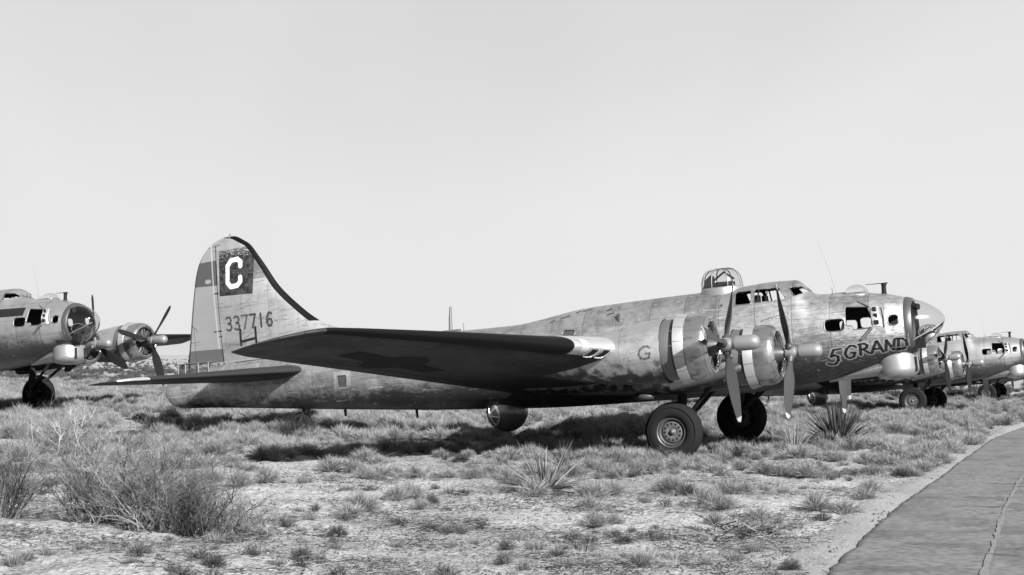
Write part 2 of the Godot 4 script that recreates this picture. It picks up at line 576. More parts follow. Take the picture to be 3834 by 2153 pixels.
func rounded(pts: Array, r: float) -> PackedVector2Array:
	# corners of a polygon rounded with radius r
	var out := PackedVector2Array()
	var n := pts.size()
	for k in n:
		var p: Vector2 = pts[k]
		var a: Vector2 = pts[(k + n - 1) % n]
		var b: Vector2 = pts[(k + 1) % n]
		var u := (a - p).normalized() * minf(r, (a - p).length() * 0.45)
		var v := (b - p).normalized() * minf(r, (b - p).length() * 0.45)
		for j in 5:
			var t := j / 4.0
			out.append(p + u * (1 - t) * (1 - t) + v * t * t)
	return out


# openings in the fuselage sides, as (s, z) outlines
var HOLES := {}
var PORT_HOLES := {}


func hole_shapes() -> void:
	HOLES = {
		"rear_cockpit_window": rounded([Vector2(5.13, 1.22), Vector2(4.72, 1.22), Vector2(4.70, 0.89), Vector2(5.10, 0.89)], 0.05),
		"side_cockpit_window": rounded([Vector2(4.64, 1.23), Vector2(4.03, 1.22), Vector2(3.80, 0.90), Vector2(4.61, 0.90)], 0.05),
		"windshield": rounded([Vector2(3.76, 1.20), Vector2(3.48, 1.20), Vector2(3.30, 1.05), Vector2(3.60, 0.96)], 0.05),
		"cheek_window": rounded([Vector2(2.89, 0.28), Vector2(2.41, 0.27), Vector2(2.42, -0.02), Vector2(2.88, -0.01)], 0.11),
		"gun_hatch": rounded([Vector2(2.38, 0.55), Vector2(1.86, 0.50), Vector2(1.77, 0.25), Vector2(1.78, -0.02), Vector2(2.19, -0.02), Vector2(2.21, 0.08), Vector2(2.38, 0.10)], 0.04),
		"front_window": rounded([Vector2(1.38, 0.24), Vector2(1.14, 0.24), Vector2(1.14, 0.0), Vector2(1.38, 0.0)], 0.10),
		"radio_window": rounded([Vector2(9.78, 0.60), Vector2(9.42, 0.57), Vector2(9.42, 0.70), Vector2(9.72, 0.72)], 0.06),
		"waist_window": rounded([Vector2(16.63, 0.13), Vector2(16.34, 0.12), Vector2(16.36, -0.17), Vector2(16.64, -0.16)], 0.03),
	}
	PORT_HOLES = HOLES.duplicate()
	PORT_HOLES.erase("gun_hatch")
	PORT_HOLES["second_window"] = rounded([Vector2(2.33, 0.30), Vector2(2.03, 0.29), Vector2(2.04, 0.02), Vector2(2.33, 0.02)], 0.09)


func holes(side: int) -> Dictionary:
	return HOLES if side > 0 else PORT_HOLES


func in_hole(s: float, z: float, side: int) -> bool:
	var h := holes(side)
	for k in h:
		if Geometry2D.is_point_in_polygon(Vector2(s, z), h[k]):
			return true
	return false


func fuselage_half(side: int, inset := 0.0) -> MB:
	var b := MB.new()
	var ss := []
	var s := 0.93
	while s < 5.4:
		ss.append(s)
		s += 0.07
	while s < 21.8:
		ss.append(s)
		s += 0.14
	while s < 22.7:
		ss.append(s)
		s += 0.05
	for k in [22.70, 22.73, 22.75, 22.765, 22.775, 22.78]:
		ss.append(k)
	if inset > 0.0:
		ss = ss.filter(func(x): return x > 1.0 and x < 6.0)
	var nc := 41
	var rows := []
	var uvs := []
	for q in ss:
		var f := section(q)
		var row := PackedVector3Array()
		var uv := PackedVector2Array()
		for k in nc:
			var p := ring_pt(f, PI * k / (nc - 1))
			row.append(P(q, maxf(p.x - inset, 0.0) * side, p.y - inset * signf(cos(PI * k / (nc - 1)))))
			uv.append(Vector2(q / 23.0, (1.95 - p.y) / 3.8))
		rows.append(row)
		uvs.append(uv)
	var skip := {}
	var part := []
	var boxes := []
	var hs := holes(side)
	for h in hs:
		var r := Rect2(hs[h][0], Vector2.ZERO)
		for p in hs[h]:
			r = r.expand(p)
		boxes.append(r.grow(0.16))
	for r in ss.size() - 1:
		for k in nc - 1:
			var near := false
			var mid := Vector2(uvs[r][k].x * 23.0, 1.95 - uvs[r][k].y * 3.8)
			for q in boxes:
				near = near or q.has_point(mid)
			if not near:
				continue
			var inside := 0
			for i in 4:
				for j in 4:
					var u := (i + 0.5) / 4
					var w := (j + 0.5) / 4
					var t: Vector2 = uvs[r][k].lerp(uvs[r][k + 1], u).lerp(uvs[r + 1][k].lerp(uvs[r + 1][k + 1], u), w)
					if in_hole(t.x * 23.0, 1.95 - t.y * 3.8, side):
						inside += 1
			if inside:
				skip[Vector2i(r, k)] = true
				if inside < 16:
					part.append(Vector2i(r, k))
	b.grid(rows, uvs, skip)
	# cells that an outline crosses are cut into small pieces
	var first := b.v.size() - ss.size() * nc
	var flip := b.i[1] - b.i[0] != nc + 1
	for cell in part:
		var o: int = first + cell.x * nc + cell.y
		var m := 6
		for i in m:
			for j in m:
				var t: Vector2 = b.t[o].lerp(b.t[o + 1], (i + 0.5) / m).lerp(b.t[o + nc].lerp(b.t[o + nc + 1], (i + 0.5) / m), (j + 0.5) / m)
				if in_hole(t.x * 23.0, 1.95 - t.y * 3.8, side):
					continue
				var at := b.v.size()
				for c in [[0, 0], [1, 0], [0, 1], [1, 1]]:
					var u := float(i + c[0]) / m
					var w := float(j + c[1]) / m
					b.v.append(b.v[o].lerp(b.v[o + 1], u).lerp(b.v[o + nc].lerp(b.v[o + nc + 1], u), w))
					b.n.append(b.n[o].lerp(b.n[o + 1], u).lerp(b.n[o + nc].lerp(b.n[o + nc + 1], u), w).normalized())
					b.t.append(b.t[o].lerp(b.t[o + 1], u).lerp(b.t[o + nc].lerp(b.t[o + nc + 1], u), w))
					b.c.append(Color.WHITE)
				for q in ([0, 2, 3, 0, 3, 1] if flip else [0, 3, 2, 0, 1, 3]):
					b.i.append(at + q)
	return b


func window_frame(outline: PackedVector2Array, side: int, wide: float, lift: float) -> MB:
	# a flat rim round an opening, lying on the skin
	var b := MB.new()
	var c := Vector2.ZERO
	for p in outline:
		c += p
	c /= outline.size()
	var rows := [PackedVector3Array(), PackedVector3Array(), PackedVector3Array(), PackedVector3Array()]
	for k in outline.size() + 1:
		var p := outline[k % outline.size()]
		var d := (p - c).normalized()
		for r in 4:
			var q: Vector2 = p + d * [-0.004, -0.004, wide, wide][r]
			var y: float = half_width(q.x, q.y) + [-0.03, lift, lift, -0.01][r]
			rows[r].append(P(q.x, y * side, q.y))
	b.grid(rows, [], {}, true)
	return b


func window_pane(outline: PackedVector2Array, side: int) -> MB:
	var b := MB.new()
	var c := Vector2.ZERO
	for p in outline:
		c += p
	c /= outline.size()
	var rows := []
	for r in 4:
		var row := PackedVector3Array()
		for k in outline.size() + 1:
			var q: Vector2 = c.lerp(outline[k % outline.size()], r / 3.0 * 1.02)
			row.append(P(q.x, (half_width(q.x, q.y) - 0.012) * side, q.y))
		rows.append(row)
	b.grid(rows)
	return b


# wing: leading edge s, z, trailing edge s, z, thickness ratio
const WING := [[0.6, 5.45, -0.47, 11.37, -0.82, 0.16], [3.2, 5.65, -0.30, 11.25, -0.60, 0.155], [6.7, 6.03, -0.04, 11.10, -0.31, 0.145], [7.4, 6.28, 0.02, 11.07, -0.25, 0.145], [8.76, 6.78, 0.14, 11.0, -0.14, 0.14], [11.32, 7.72, 0.40, 10.89, 0.075, 0.13],
	[13.33, 8.45, 0.58, 10.80, 0.24, 0.12], [14.4, 8.85, 0.67, 10.75, 0.33, 0.11], [14.93, 9.05, 0.70, 10.72, 0.37, 0.105], [15.3, 9.30, 0.67, 10.68, 0.41, 0.09], [15.6, 9.68, 0.61, 10.62, 0.44, 0.08], [15.78, 10.1, 0.54, 10.56, 0.46, 0.06], [15.82, 10.40, 0.485, 10.52, 0.465, 0.03]]


func thick(x: float) -> float:
	return 5.0 * (0.2969 * sqrt(x) - 0.126 * x - 0.3516 * x * x + 0.2843 * x * x * x - 0.1015 * x * x * x * x)


func foil(table: Array, y: float, x: float, up: float, lift := 0.0) -> Vector3:
	# x along the chord, up +1 or -1, as (s, y, z)
	var le := look(table, y, 1)
	var lz := look(table, y, 2)
	var te := look(table, y, 3)
	var tz := look(table, y, 4)
	var c := te - le
	var k: float = (thick(x) * look(table, y, 5) * c * (1.12 if up > 0 else 0.88) + lift) * up
	return Vector3(lerpf(le, te, x) - (lift if x < 0.02 else 0.0), y, lerpf(lz, tz, x) + k)


func foil_grid(table: Array, ys: Array, x0u: float, x0l: float, lift: float, side: int, n := 22) -> MB:
	# from x0u on the upper side round the nose to x0l on the lower
	var b := MB.new()
	var rows := []
	for y in ys:
		var row := PackedVector3Array()
		for k in range(-n, n + 1):
			var f := absf(float(k)) / n
			var x := f * f * (x0u if k < 0 else x0l)
			var q := foil(table, y, x, -1.0 if k > 0 else 1.0, lift)
			row.append(P(q.x, q.y * side, q.z))
		rows.append(row)
	b.grid(rows, [], {}, false)
	return b


func lower_patch(b: MB, table: Array, pts: PackedVector2Array, side: int) -> void:
	# a painted shape on the under side, (s, y) outline, 4 mm proud
	var idx := Geometry2D.triangulate_polygon(pts)
	for k in range(0, idx.size(), 3):
		var tri := []
		for j in 3:
			tri.append(pts[idx[k + j]])
		sub_tri(b, table, tri, side, 3)


func sub_tri(b: MB, table: Array, t: Array, side: int, depth: int) -> void:
	if depth > 0:
		var a: Vector2 = (t[0] + t[1]) * 0.5
		var c: Vector2 = (t[1] + t[2]) * 0.5
		var d: Vector2 = (t[2] + t[0]) * 0.5
		for q in [[t[0], a, d], [a, t[1], c], [d, c, t[2]], [a, c, d]]:
			sub_tri(b, table, q, side, depth - 1)
		return
	var o := []
	for p in t:
		var le := look(table, p.y, 1)
		var te := look(table, p.y, 3)
		var q := foil(table, p.y, (p.x - le) / (te - le), -1.0, 0.006)
		o.append(P(q.x, q.y * side, q.z))
	b.tri(o[0], o[1], o[2], Vector3.DOWN)


# tables of the tail
const FIN := [[0.85, 14.6, 22.02, 0.24], [1.10, 15.0, 22.01, 0.24], [1.30, 16.0, 21.96, 0.24], [1.5, 16.85, 21.92, 0.24], [1.786, 17.48, 21.865, 0.24], [2.33, 18.15, 21.77, 0.23], [2.97, 18.75, 21.64, 0.21], [3.54, 19.10, 21.50, 0.18],
	[3.91, 19.34, 21.34, 0.15], [4.24, 19.57, 21.06, 0.12], [4.42, 19.82, 20.82, 0.09], [4.52, 20.0, 20.55, 0.06], [4.555, 20.12, 20.30, 0.02]]
const STAB := [[0.3, 17.70, 0.405, 21.05, 0.33, 0.115], [0.8, 17.88, 0.41, 21.05, 0.335, 0.115], [4.0, 19.0, 0.44, 21.0, 0.38, 0.11], [5.6, 19.56, 0.455, 20.97, 0.41, 0.10], [6.05, 19.72, 0.46, 20.94, 0.42, 0.09], [6.35, 19.95, 0.455, 20.86, 0.43, 0.08], [6.5, 20.2, 0.45, 20.75, 0.435, 0.06], [6.56, 20.45, 0.445, 20.62, 0.44, 0.03]]


func fin_half(z: float, s: float, lift := 0.0) -> float:
	var le := look(FIN, z, 1)
	var te := look(FIN, z, 2)
	var x := clampf((s - le) / (te - le), 0.0, 1.0)
	return thick(x) * look(FIN, z, 3) * 2.0 * (1.0 if te - le > 3.0 else (te - le) / 3.0) + lift


func fin_mesh(from_le: bool) -> MB:
	var b := MB.new()
	var zs := []
	for k in 34:
		zs.append(lerpf(0.86, 4.30, k / 33.0))
	for z in [4.36, 4.42, 4.47, 4.51, 4.54, 4.555]:
		zs.append(z)
	var rows := []
	var uvs := []
	for z in zs:
		var le := look(FIN, z, 1)
		var te := look(FIN, z, 2)
		var hinge := clampf(20.74, le + 0.02, te - 0.02)
		var row := PackedVector3Array()
		var uv := PackedVector2Array()
		for k in range(-16, 17):
			var f := absf(float(k)) / 16.0
			var s := lerpf(le, hinge - 0.012, f * f) if from_le else lerpf(te, hinge + 0.012, f)
			var w := fin_half(z, s)
			if not from_le:
				w = fin_half(z, hinge) * 0.96 * f
			row.append(P(s, w * signf(k), z))
			uv.append(Vector2((s - 14.4) / 8.0, (4.75 - z) / 4.0))
		rows.append(row)
		uvs.append(uv)
	b.grid(rows, uvs)
	return b


func fin_boot() -> MB:
	var b := MB.new()
	var rows := []
	for k in 40:
		var z := lerpf(1.80, 4.545, 1.0 - pow(1.0 - k / 39.0, 1.6))
		var le := look(FIN, z, 1)
		var slope := (look(FIN, z + 0.02, 1) - look(FIN, z - 0.02, 1)) / 0.04
		var wide := 0.13 * sqrt(1.0 + slope * slope)
		wide = minf(wide, 0.40)
		var row := PackedVector3Array()
		for j in range(-8, 9):
			var f := absf(j) / 8.0
			var s := le + wide * f * f
			row.append(P(s - 0.006, (fin_half(z, s) + 0.005) * signf(j), z))
		rows.append(row)
	b.grid(rows)
	return b


func prop_blade() -> MB:
	# along +y of its own axes, the disc lies across x
	var b := MB.new()
	var rows := []
	for k in 15:
		var r := lerpf(0.17, 1.765, k / 14.0)
		var f := k / 14.0
		var chord := 0.13 + 0.18 * smoothstep(0.05, 0.4, f)
		chord *= 1.0 - 0.34 * smoothstep(0.62, 1.0, f)
		if k == 14:
			chord *= 0.40
		var th := lerpf(0.11, 0.012, pow(f, 0.6))
		var tw := lerpf(1.05, 0.36, pow(f, 0.8))
		var row := PackedVector3Array()
		for j in 13:
			var a := TAU * j / 12
			var u := cos(a) * chord * 0.5
			var v := sin(a) * th * 0.5
			row.append(Vector3(u * sin(tw) + v * cos(tw), r, u * cos(tw) - v * sin(tw)))
		rows.append(row)
	var cap := PackedVector3Array()
	cap.resize(13)
	cap.fill(Vector3(0, 1.785, 0))
	rows.append(cap)
	b.grid(rows, [], {}, true)
	return b


func blade_tip() -> MB:
	var b := MB.new()
	var rows := []
	for k in 4:
		var r: float = [1.67, 1.70, 1.765, 1.79][k]
		var chord: float = [0.19, 0.185, 0.12, 0.02][k]
		var tw := lerpf(1.05, 0.36, pow(clampf((r - 0.17) / 1.595, 0, 1), 0.8))
		var row := PackedVector3Array()
		for j in 13:
			var a := TAU * j / 12
			var u := cos(a) * chord * 0.5
			var v := sin(a) * 0.015
			row.append(Vector3(u * sin(tw) + v * cos(tw), r, u * cos(tw) - v * sin(tw)))
		rows.append(row)
	b.grid(rows, [], {}, true)
	return b


func part(key: String, make: Callable, m: Material) -> ArrayMesh:
	var k := key + str(m.get_instance_id())
	if not shared.has(k):
		var b: MB = make.call()
		shared[k] = b.mesh(m)
	return shared[k]


func ring_grid(secs: Array, side: int, n := 28) -> MB:
	# loft of upright ovals: [s, y, top z, bottom z, half width]
	var b := MB.new()
	var rows := []
	var uvs := []
	for q in secs:
		var row := PackedVector3Array()
		var uv := PackedVector2Array()
		for k in n + 1:
			var a := TAU * k / n
			row.append(P(q[0], (q[1] + sin(a) * q[4]) * side, (q[2] + q[3]) * 0.5 + cos(a) * (q[2] - q[3]) * 0.5))
			uv.append(Vector2((q[0] - secs[0][0]) / 4.0, float(k) / n))
		rows.append(row)
		uvs.append(uv)
	b.grid(rows, uvs, {}, true)
	return b


func smooth_secs(tb: Array, y: float, n := 26) -> Array:
	var o := []
	for k in n + 1:
		var s := lerpf(tb[0][0], tb[-1][0], float(k) / n)
		o.append([s, y, look(tb, s, 1), look(tb, s, 2), look(tb, s, 3)])
	return o


const NAC_OUT := [[5.22, 0.53, -0.87, 0.675], [5.45, 0.53, -0.87, 0.68], [6.0, 0.47, -0.84, 0.66], [6.9, 0.36, -0.74, 0.58], [7.6, 0.26, -0.6, 0.45], [8.4, 0.14, -0.42, 0.28], [9.2, 0.02, -0.25, 0.06]]
const NAC_IN := [[4.61, 0.24, -1.15, 0.685], [5.0, 0.235, -1.17, 0.70], [6.0, 0.15, -1.2, 0.70], [7.0, 0.05, -1.15, 0.66], [8.0, -0.04, -1.05, 0.5], [9.5, -0.25, -0.9, 0.2], [10.3, -0.45, -0.7, 0.04]]


func engine(root: Node3D, side: int, y: float, zc: float, sp: float, phase: float, tb: Array, skin: Material, blade_mat: Material) -> void:
	var xf := Transform3D(Basis.IDENTITY, P(sp, y * side, zc))
	var nac := put(root, "engine_nacelle", part("nac%s%d" % [y, side], func(): return ring_grid(smooth_secs(tb, y), side), skin))
	# local meshes on the engine axis
	var cowl := put(nac, "cowling", part("cowl", func():
		var b := MB.new()
		b.lathe([Vector2(-0.76, 0.69), Vector2(-0.76, 0.70), Vector2(-0.62, 0.715), Vector2(-0.5, 0.712), Vector2(-0.4, 0.695), Vector2(-0.33, 0.665), Vector2(-0.275, 0.62), Vector2(-0.25, 0.575), Vector2(-0.255, 0.545), Vector2(-0.28, 0.525), Vector2(-0.34, 0.515), Vector2(-0.5, 0.53), Vector2(-0.74, 0.66)], Transform3D.IDENTITY, 56)
		return b, M.cowl))
	cowl.position = xf.origin
	for k in 14:
		var fl := put(nac, "cowl_flap", part("flap", func():
			var b := MB.new()
			var rows := []
			for r in [[-0.745, 0.712], [-0.745, 0.728], [-0.96, 0.775], [-0.96, 0.76], [-0.745, 0.712]]:
				var row := PackedVector3Array()
				for j in 7:
					var a := TAU / 14.0 * (j / 6.0 - 0.5) * 0.97
					row.append(Vector3(r[0], cos(a) * r[1], sin(a) * r[1]))
				rows.append(row)
			b.grid(rows)
			return b, M.flap))
		fl.transform = Transform3D(Basis(Vector3.RIGHT, TAU * (k + 0.5) / 14.0), xf.origin)
	var acc := put(nac, "accessory_ring", part("acc", func():
		var b := MB.new()
		b.lathe([Vector2(-0.6, 0.56), Vector2(-0.84, 0.60), Vector2(-0.9, 0.645), Vector2(-1.0, 0.655), Vector2(-1.0, 0.63), Vector2(-1.04, 0.63), Vector2(-1.04, 0.662), Vector2(-1.285, 0.672), Vector2(-1.285, 0.64), Vector2(-1.33, 0.62)], Transform3D.IDENTITY, 48)
		return b, M.dull))
	acc.position = xf.origin
	var core := put(nac, "engine_crankcase", part("core", func():
		var b := MB.new()
		b.lathe([Vector2(-0.62, 0.55), Vector2(-0.6, 0.25), Vector2(-0.42, 0.235), Vector2(-0.35, 0.2), Vector2(-0.22, 0.17), Vector2(-0.12, 0.10), Vector2(-0.06, 0.08), Vector2(-0.05, 0.0)], Transform3D.IDENTITY, 28)
		return b, M.engine))
	core.position = xf.origin
	for k in 9:
		var cy := put(nac, "engine_cylinder", part("cyl", func():
			var b := MB.new()
			for j in 6:
				b.tube([Vector3(-0.46, 0.22 + j * 0.045, 0), Vector3(-0.46, 0.247 + j * 0.045, 0)], [0.098, 0.098], 12)
				b.tube([Vector3(-0.46, 0.247 + j * 0.045, 0), Vector3(-0.46, 0.265 + j * 0.045, 0)], [0.08, 0.08], 10, false)
			b.tube([Vector3(-0.34, 0.18, 0.05), Vector3(-0.38, 0.49, 0.06)], [0.014, 0.014], 6)
			b.tube([Vector3(-0.34, 0.18, -0.05), Vector3(-0.38, 0.49, -0.06)], [0.014, 0.014], 6)
			return b, M.engine))
		cy.transform = Transform3D(Basis(Vector3.RIGHT, TAU * k / 9.0), xf.origin)
	var prop := put(root, "propeller", part("hub", func():
		var b := MB.new()
		b.lathe([Vector2(-0.12, 0.09), Vector2(-0.10, 0.15), Vector2(0.10, 0.15), Vector2(0.13, 0.115), Vector2(0.20, 0.118), Vector2(0.24, 0.165), Vector2(0.58, 0.168), Vector2(0.68, 0.148), Vector2(0.735, 0.10), Vector2(0.755, 0.0)], Transform3D.IDENTITY, 28)
		return b, M.hub))
	prop.position = xf.origin
	for k in 3:
		var a := phase + TAU * k / 3.0
		# angle from straight out to starboard, upwards
		var dir := Vector3(0, sin(a), cos(a))
		var bl := put(prop, "propeller_blade", part("blade", prop_blade, blade_mat))
		bl.basis = Basis(Vector3.RIGHT, dir, Vector3.RIGHT.cross(dir))
		if blade_mat == M.blade:
			var tip := put(prop, "blade_tip", part("tip", blade_tip, M.tip))
			tip.basis = bl.basis
		var cuff := put(prop, "blade_socket", part("socket", func():
			var b := MB.new()
			b.tube([Vector3(0, 0.10, 0), Vector3(0, 0.20, 0), Vector3(0, 0.205, 0), Vector3(0, 0.26, 0)], [0.095, 0.095, 0.075, 0.066], 14)
			return b, M.engine))
		cuff.basis = bl.basis


func landing_gear(root: Node3D, side: int) -> void:
	var y := 3.5 if side > 0 else 3.12
	y = 3.3
	var c := P(6.29, y * side, -2.06)
	var wb := Basis(Vector3(0, 0, side), Vector3.UP, Vector3(-side, 0, 0))
	var leg := put(root, "landing_gear_leg", part("leg%d" % side, func():
		var b := MB.new()
		var top := P(6.05, (y - 0.42) * side, -0.95)
		var ax := P(6.29, (y - 0.42) * side, -2.06)
		b.tube([top, top.lerp(ax, 0.6)], [0.12, 0.12], 14)
		b.tube([top.lerp(ax, 0.55), ax + Vector3(0, -0.1, 0)], [0.085, 0.085], 14)
		b.tube([ax, P(6.29, (y + 0.1) * side, -2.06)], [0.09, 0.09], 12)
		b.tube([top.lerp(ax, 0.45) + Vector3(-0.1, 0, 0), top.lerp(ax, 0.72) + Vector3(-0.28, 0, 0), ax + Vector3(-0.08, 0.02, 0)], [0.03, 0.035, 0.03], 8)
		return b, M.iron))
	for k in [-1, 1]:
		put(leg, "drag_strut", part("strut%d%d" % [side, k], func():
			var b := MB.new()
			var lo := P(6.1, (y - 0.42 + 0.12 * k) * side, -1.85)
			b.tube([lo, P(5.0, (y - 0.1 + 0.42 * k) * side, -0.85)], [0.045, 0.055], 10)
			return b, M.iron))
	var wheel := put(root, "main_wheel", part("tyre", func():
		var b := MB.new()
		var pr := []
		pr.append(Vector2(-0.17, 0.37))
		for k in 29:
			var a := PI * (k / 28.0) * 1.28 - PI * 0.64
			var wide := 0.245
			pr.append(Vector2(sin(a) * wide, 0.475 + 0.235 * cos(a)))
		pr.append(Vector2(0.17, 0.37))
		b.lathe(pr, Transform3D.IDENTITY, 56)
		for sgn in [-1, 1]:
			for rr in [0.46, 0.58]:
				b.lathe([Vector2(sgn * 0.235, rr), Vector2(sgn * 0.247, rr + 0.008), Vector2(sgn * 0.235, rr + 0.02)], Transform3D.IDENTITY, 48)
		return b, M.tyre))
	wheel.transform = Transform3D(wb, c)
	put(wheel, "rim", part("rim", func():
		var b := MB.new()
		b.lathe([Vector2(-0.15, 0.40), Vector2(0.16, 0.415), Vector2(0.20, 0.40), Vector2(0.20, 0.375), Vector2(0.165, 0.35), Vector2(0.165, 0.335), Vector2(0.185, 0.325), Vector2(0.185, 0.30), Vector2(0.12, 0.275), Vector2(0.10, 0.262)], Transform3D.IDENTITY, 48)
		return b, M.rim))
	put(wheel, "hub_plate", part("hubplate", func():
		var b := MB.new()
		b.lathe([Vector2(0.05, 0.29), Vector2(0.12, 0.255), Vector2(0.15, 0.24), Vector2(0.15, 0.13), Vector2(0.12, 0.10), Vector2(0.12, 0.075), Vector2(0.19, 0.06), Vector2(0.20, 0.0)], Transform3D.IDENTITY, 40)
		return b, M.hubplate))
	for k in 12:
		put(wheel, "hub_bolt", part("bolt%d" % k, func():
			var b := MB.new()
			var a := TAU * k / 12.0
			b.tube([Vector3(0.14, cos(a) * 0.195, sin(a) * 0.195), Vector3(0.154, cos(a) * 0.195, sin(a) * 0.195)], [0.03, 0.03], 8)
			return b, M.black))


func dome_frame(b: MB, c: Vector3, r: float, h: float, n: int, thickness: float) -> void:
	for k in n:
		var a := TAU * k / n
		var pts := []
		var rad := []
		for j in 9:
			var e := PI * 0.5 * j / 8.0
			pts.append(c + Vector3(cos(a) * cos(e) * r, sin(e) * h, sin(a) * cos(e) * r))
			rad.append(thickness)
		b.tube(pts, rad, 6)


func bomber(called: String, main: bool, prop_phase: Array, y_scale := 1.0) -> Node3D:
	var root := Node3D.new()
	root.name = called
	add_child(root, true)
	var skin: Material = M.skin_main if main else M.skin
	var finskin: Material = M.fin_main if main else M.fin
	var tagm := "m" if main else "g"
	# fuselage: the starboard half carries the writing
	if not shared.has("fus" + tagm):
		var am := ArrayMesh.new()
		fuselage_half(1).add_to(am, skin)
		fuselage_half(-1).add_to(am, M.skin)
		shared["fus" + tagm] = am
	var fus := put(root, "fuselage", shared["fus" + tagm])
	for side in [1, -1]:
		var hs := holes(side)
		for h in hs:
			put(fus, "window_frame", part("fr%s%d" % [h, side], func(): return window_frame(hs[h], side, 0.022, 0.008), M.frame))
			if h in ["radio_window", "waist_window"]:
				put(fus, "window_pane", part("pn%s%d" % [h, side], func(): return window_pane(hs[h], side), M.dusty))
	put(fus, "cabin_lining", part("lining", func():
		var b := fuselage_half(1, 0.022)
		var o := fuselage_half(-1, 0.022)
		var at := b.v.size()
		b.v.append_array(o.v)
		b.n.append_array(o.n)
		b.t.append_array(o.t)
		b.c.append_array(o.c)
		for k in o.i:
			b.i.append(at + k)
		return b, M.inside))
	# inside: floor, bulkheads, seats
	for q in [[2.1, -0.55, 2.2, 1.3], [4.4, -0.1, 2.0, 1.7]]:
		put(fus, "cabin_floor", part("floor%s" % q[0], func():
			var b := MB.new()
			b.box(P(q[0], 0, q[1]), Vector3(q[2], 0.03, q[3]))
			return b, M.inside))
	for q in [[3.2, -0.1, 1.7, 1.5], [5.45, 0.0, 1.9, 1.75], [8.2, 0.0, 2.0, 1.85]]:
		put(fus, "bulkhead", part("bulk%s" % q[0], func():
			var b := MB.new()
			b.box(P(q[0], 0, q[1]), Vector3(0.04, q[2], q[3]))
			return b, M.inside))
	for side in [1, -1]:
		put(fus, "pilot_seat", part("seat%d" % side, func():
			var b := MB.new()
			b.box(P(4.62, 0.42 * side, 0.62), Vector3(0.08, 0.95, 0.42))
			b.box(P(4.40, 0.42 * side, 0.22), Vector3(0.45, 0.1, 0.44))
			return b, M.black))
		for q in [[4.52, 0.02], [4.30, 0.014]]:
			put(fus, "sliding_window_rail", part("wpost%d%s" % [side, q[0]], func():
				var b := MB.new()
				b.tube([P(q[0] + 0.02, (half_width(q[0], 0.9) - 0.02) * side, 0.9), P(q[0], (half_width(q[0], 1.24) - 0.02) * side, 1.24)], [q[1], q[1]], 6)
				return b, M.black))
	# gun mount beside the hatch: strap with three small panes, slide rails
	var mount := put(root, "cheek_gun_mount", part("mount", func():
		var b := MB.new()
		var rows := []
		for k in 14:
			var z := lerpf(0.50, 0.0, k / 13.0)
			var s0 := lerpf(1.79, 1.74, k / 13.0)
			var s1 := lerpf(1.60, 1.52, k / 13.0)
			var row := PackedVector3Array()
			for q in [[s0, 0.0], [s0 - 0.01, 0.07], [s1 + 0.02, 0.07], [s1, 0.0]]:
				row.append(P(q[0], half_width(q[0], z) + q[1] * sin(PI * clampf(k / 13.0, 0.12, 0.88)), z))
			rows.append(row)
		b.grid(rows)
		return b, M.bright))
	for k in 3:
		put(mount, "mount_pane", part("mpane%d" % k, func():
			var b := MB.new()
			var z: float = [0.43, 0.265, 0.105][k]
			var s: float = [1.685, 1.66, 1.64][k]
			var y := half_width(s, z) + 0.075
			b.box(P(s, y, z), Vector3(0.095 + 0.01 * k, 0.105, 0.012), Basis(Vector3.RIGHT, -0.12 + 0.06 * k))
			return b, M.black))
	for q in [[[2.04, -0.28, 0.03, 0.034], [1.76, -0.02, 0.05, 0.04]], [[2.09, 0.67, 0.02, 0.016], [1.80, 0.5, 0.04, 0.02]], [[1.52, 0.45, 0.03, 0.014], [1.46, 0.2, 0.04, 0.02], [1.46, -0.02, 0.03, 0.014]]]:
		put(mount, "gun_slide", part("slide%s" % q[0][0], func():
			var b := MB.new()
			var pts := []
			var rad := []
			for w in q:
				pts.append(P(w[0], half_width(w[0], w[1]) + w[2], w[1]))
				rad.append(w[3])
			b.tube(pts, rad, 8)
			return b, M.dull))
	# nose glazing
	var nose := put(root, "nose_glazing", part("nose", func():
		var b := MB.new()
		b.grid(nose_rows(0.0, 0.93, 24), [], {}, true)
		return b, M.plexi))
	put(nose, "glazing_ring", part("ring", func():
		var b := MB.new()
		var rows := []
		for q in [[1.0, -0.03], [1.0, 0.016], [0.84, 0.016], [0.84, -0.05]]:
			var f := nose_sec(q[0]) if q[0] < 0.93 else [section(q[0])[0], section(q[0])[1], section(q[0])[2]]
			rows.append(nose_ring(q[0], f, q[1], 48))
		b.grid(rows, [], {}, true)
		return b, M.ringm))
	put(nose, "glazing_rib", part("nrib", func():
		var b := MB.new()
		for a in [2.2, TAU - 2.2, PI]:
			var pts := []
			var rad := []
			for k in 10:
				var s := lerpf(0.86, 0.18, k / 9.0)
				var f := nose_sec(s)
				pts.append(P(s, sin(a) * f[2], (f[0] + f[1]) * 0.5 + cos(a) * (f[0] - f[1]) * 0.5))
				rad.append(0.020)
			b.tube(pts, rad, 6)
		return b, M.dull))
	put(nose, "bomb_sight_mount", part("sight", func():
		var b := MB.new()
		b.tube([P(0.9, 0.25, -0.62), P(0.62, 0.1, -0.30)], [0.05, 0.06], 8)
		b.box(P(0.78, 0.3, -0.50), Vector3(0.34, 0.26, 0.22))
		return b, M.black))
	put(nose, "gun_socket", part("socketn", func():
		var b := MB.new()
		b.tube([P(0.80, 0.40, 0.40), P(0.66, 0.47, 0.38)], [0.09, 0.08], 10)
		return b, M.black))
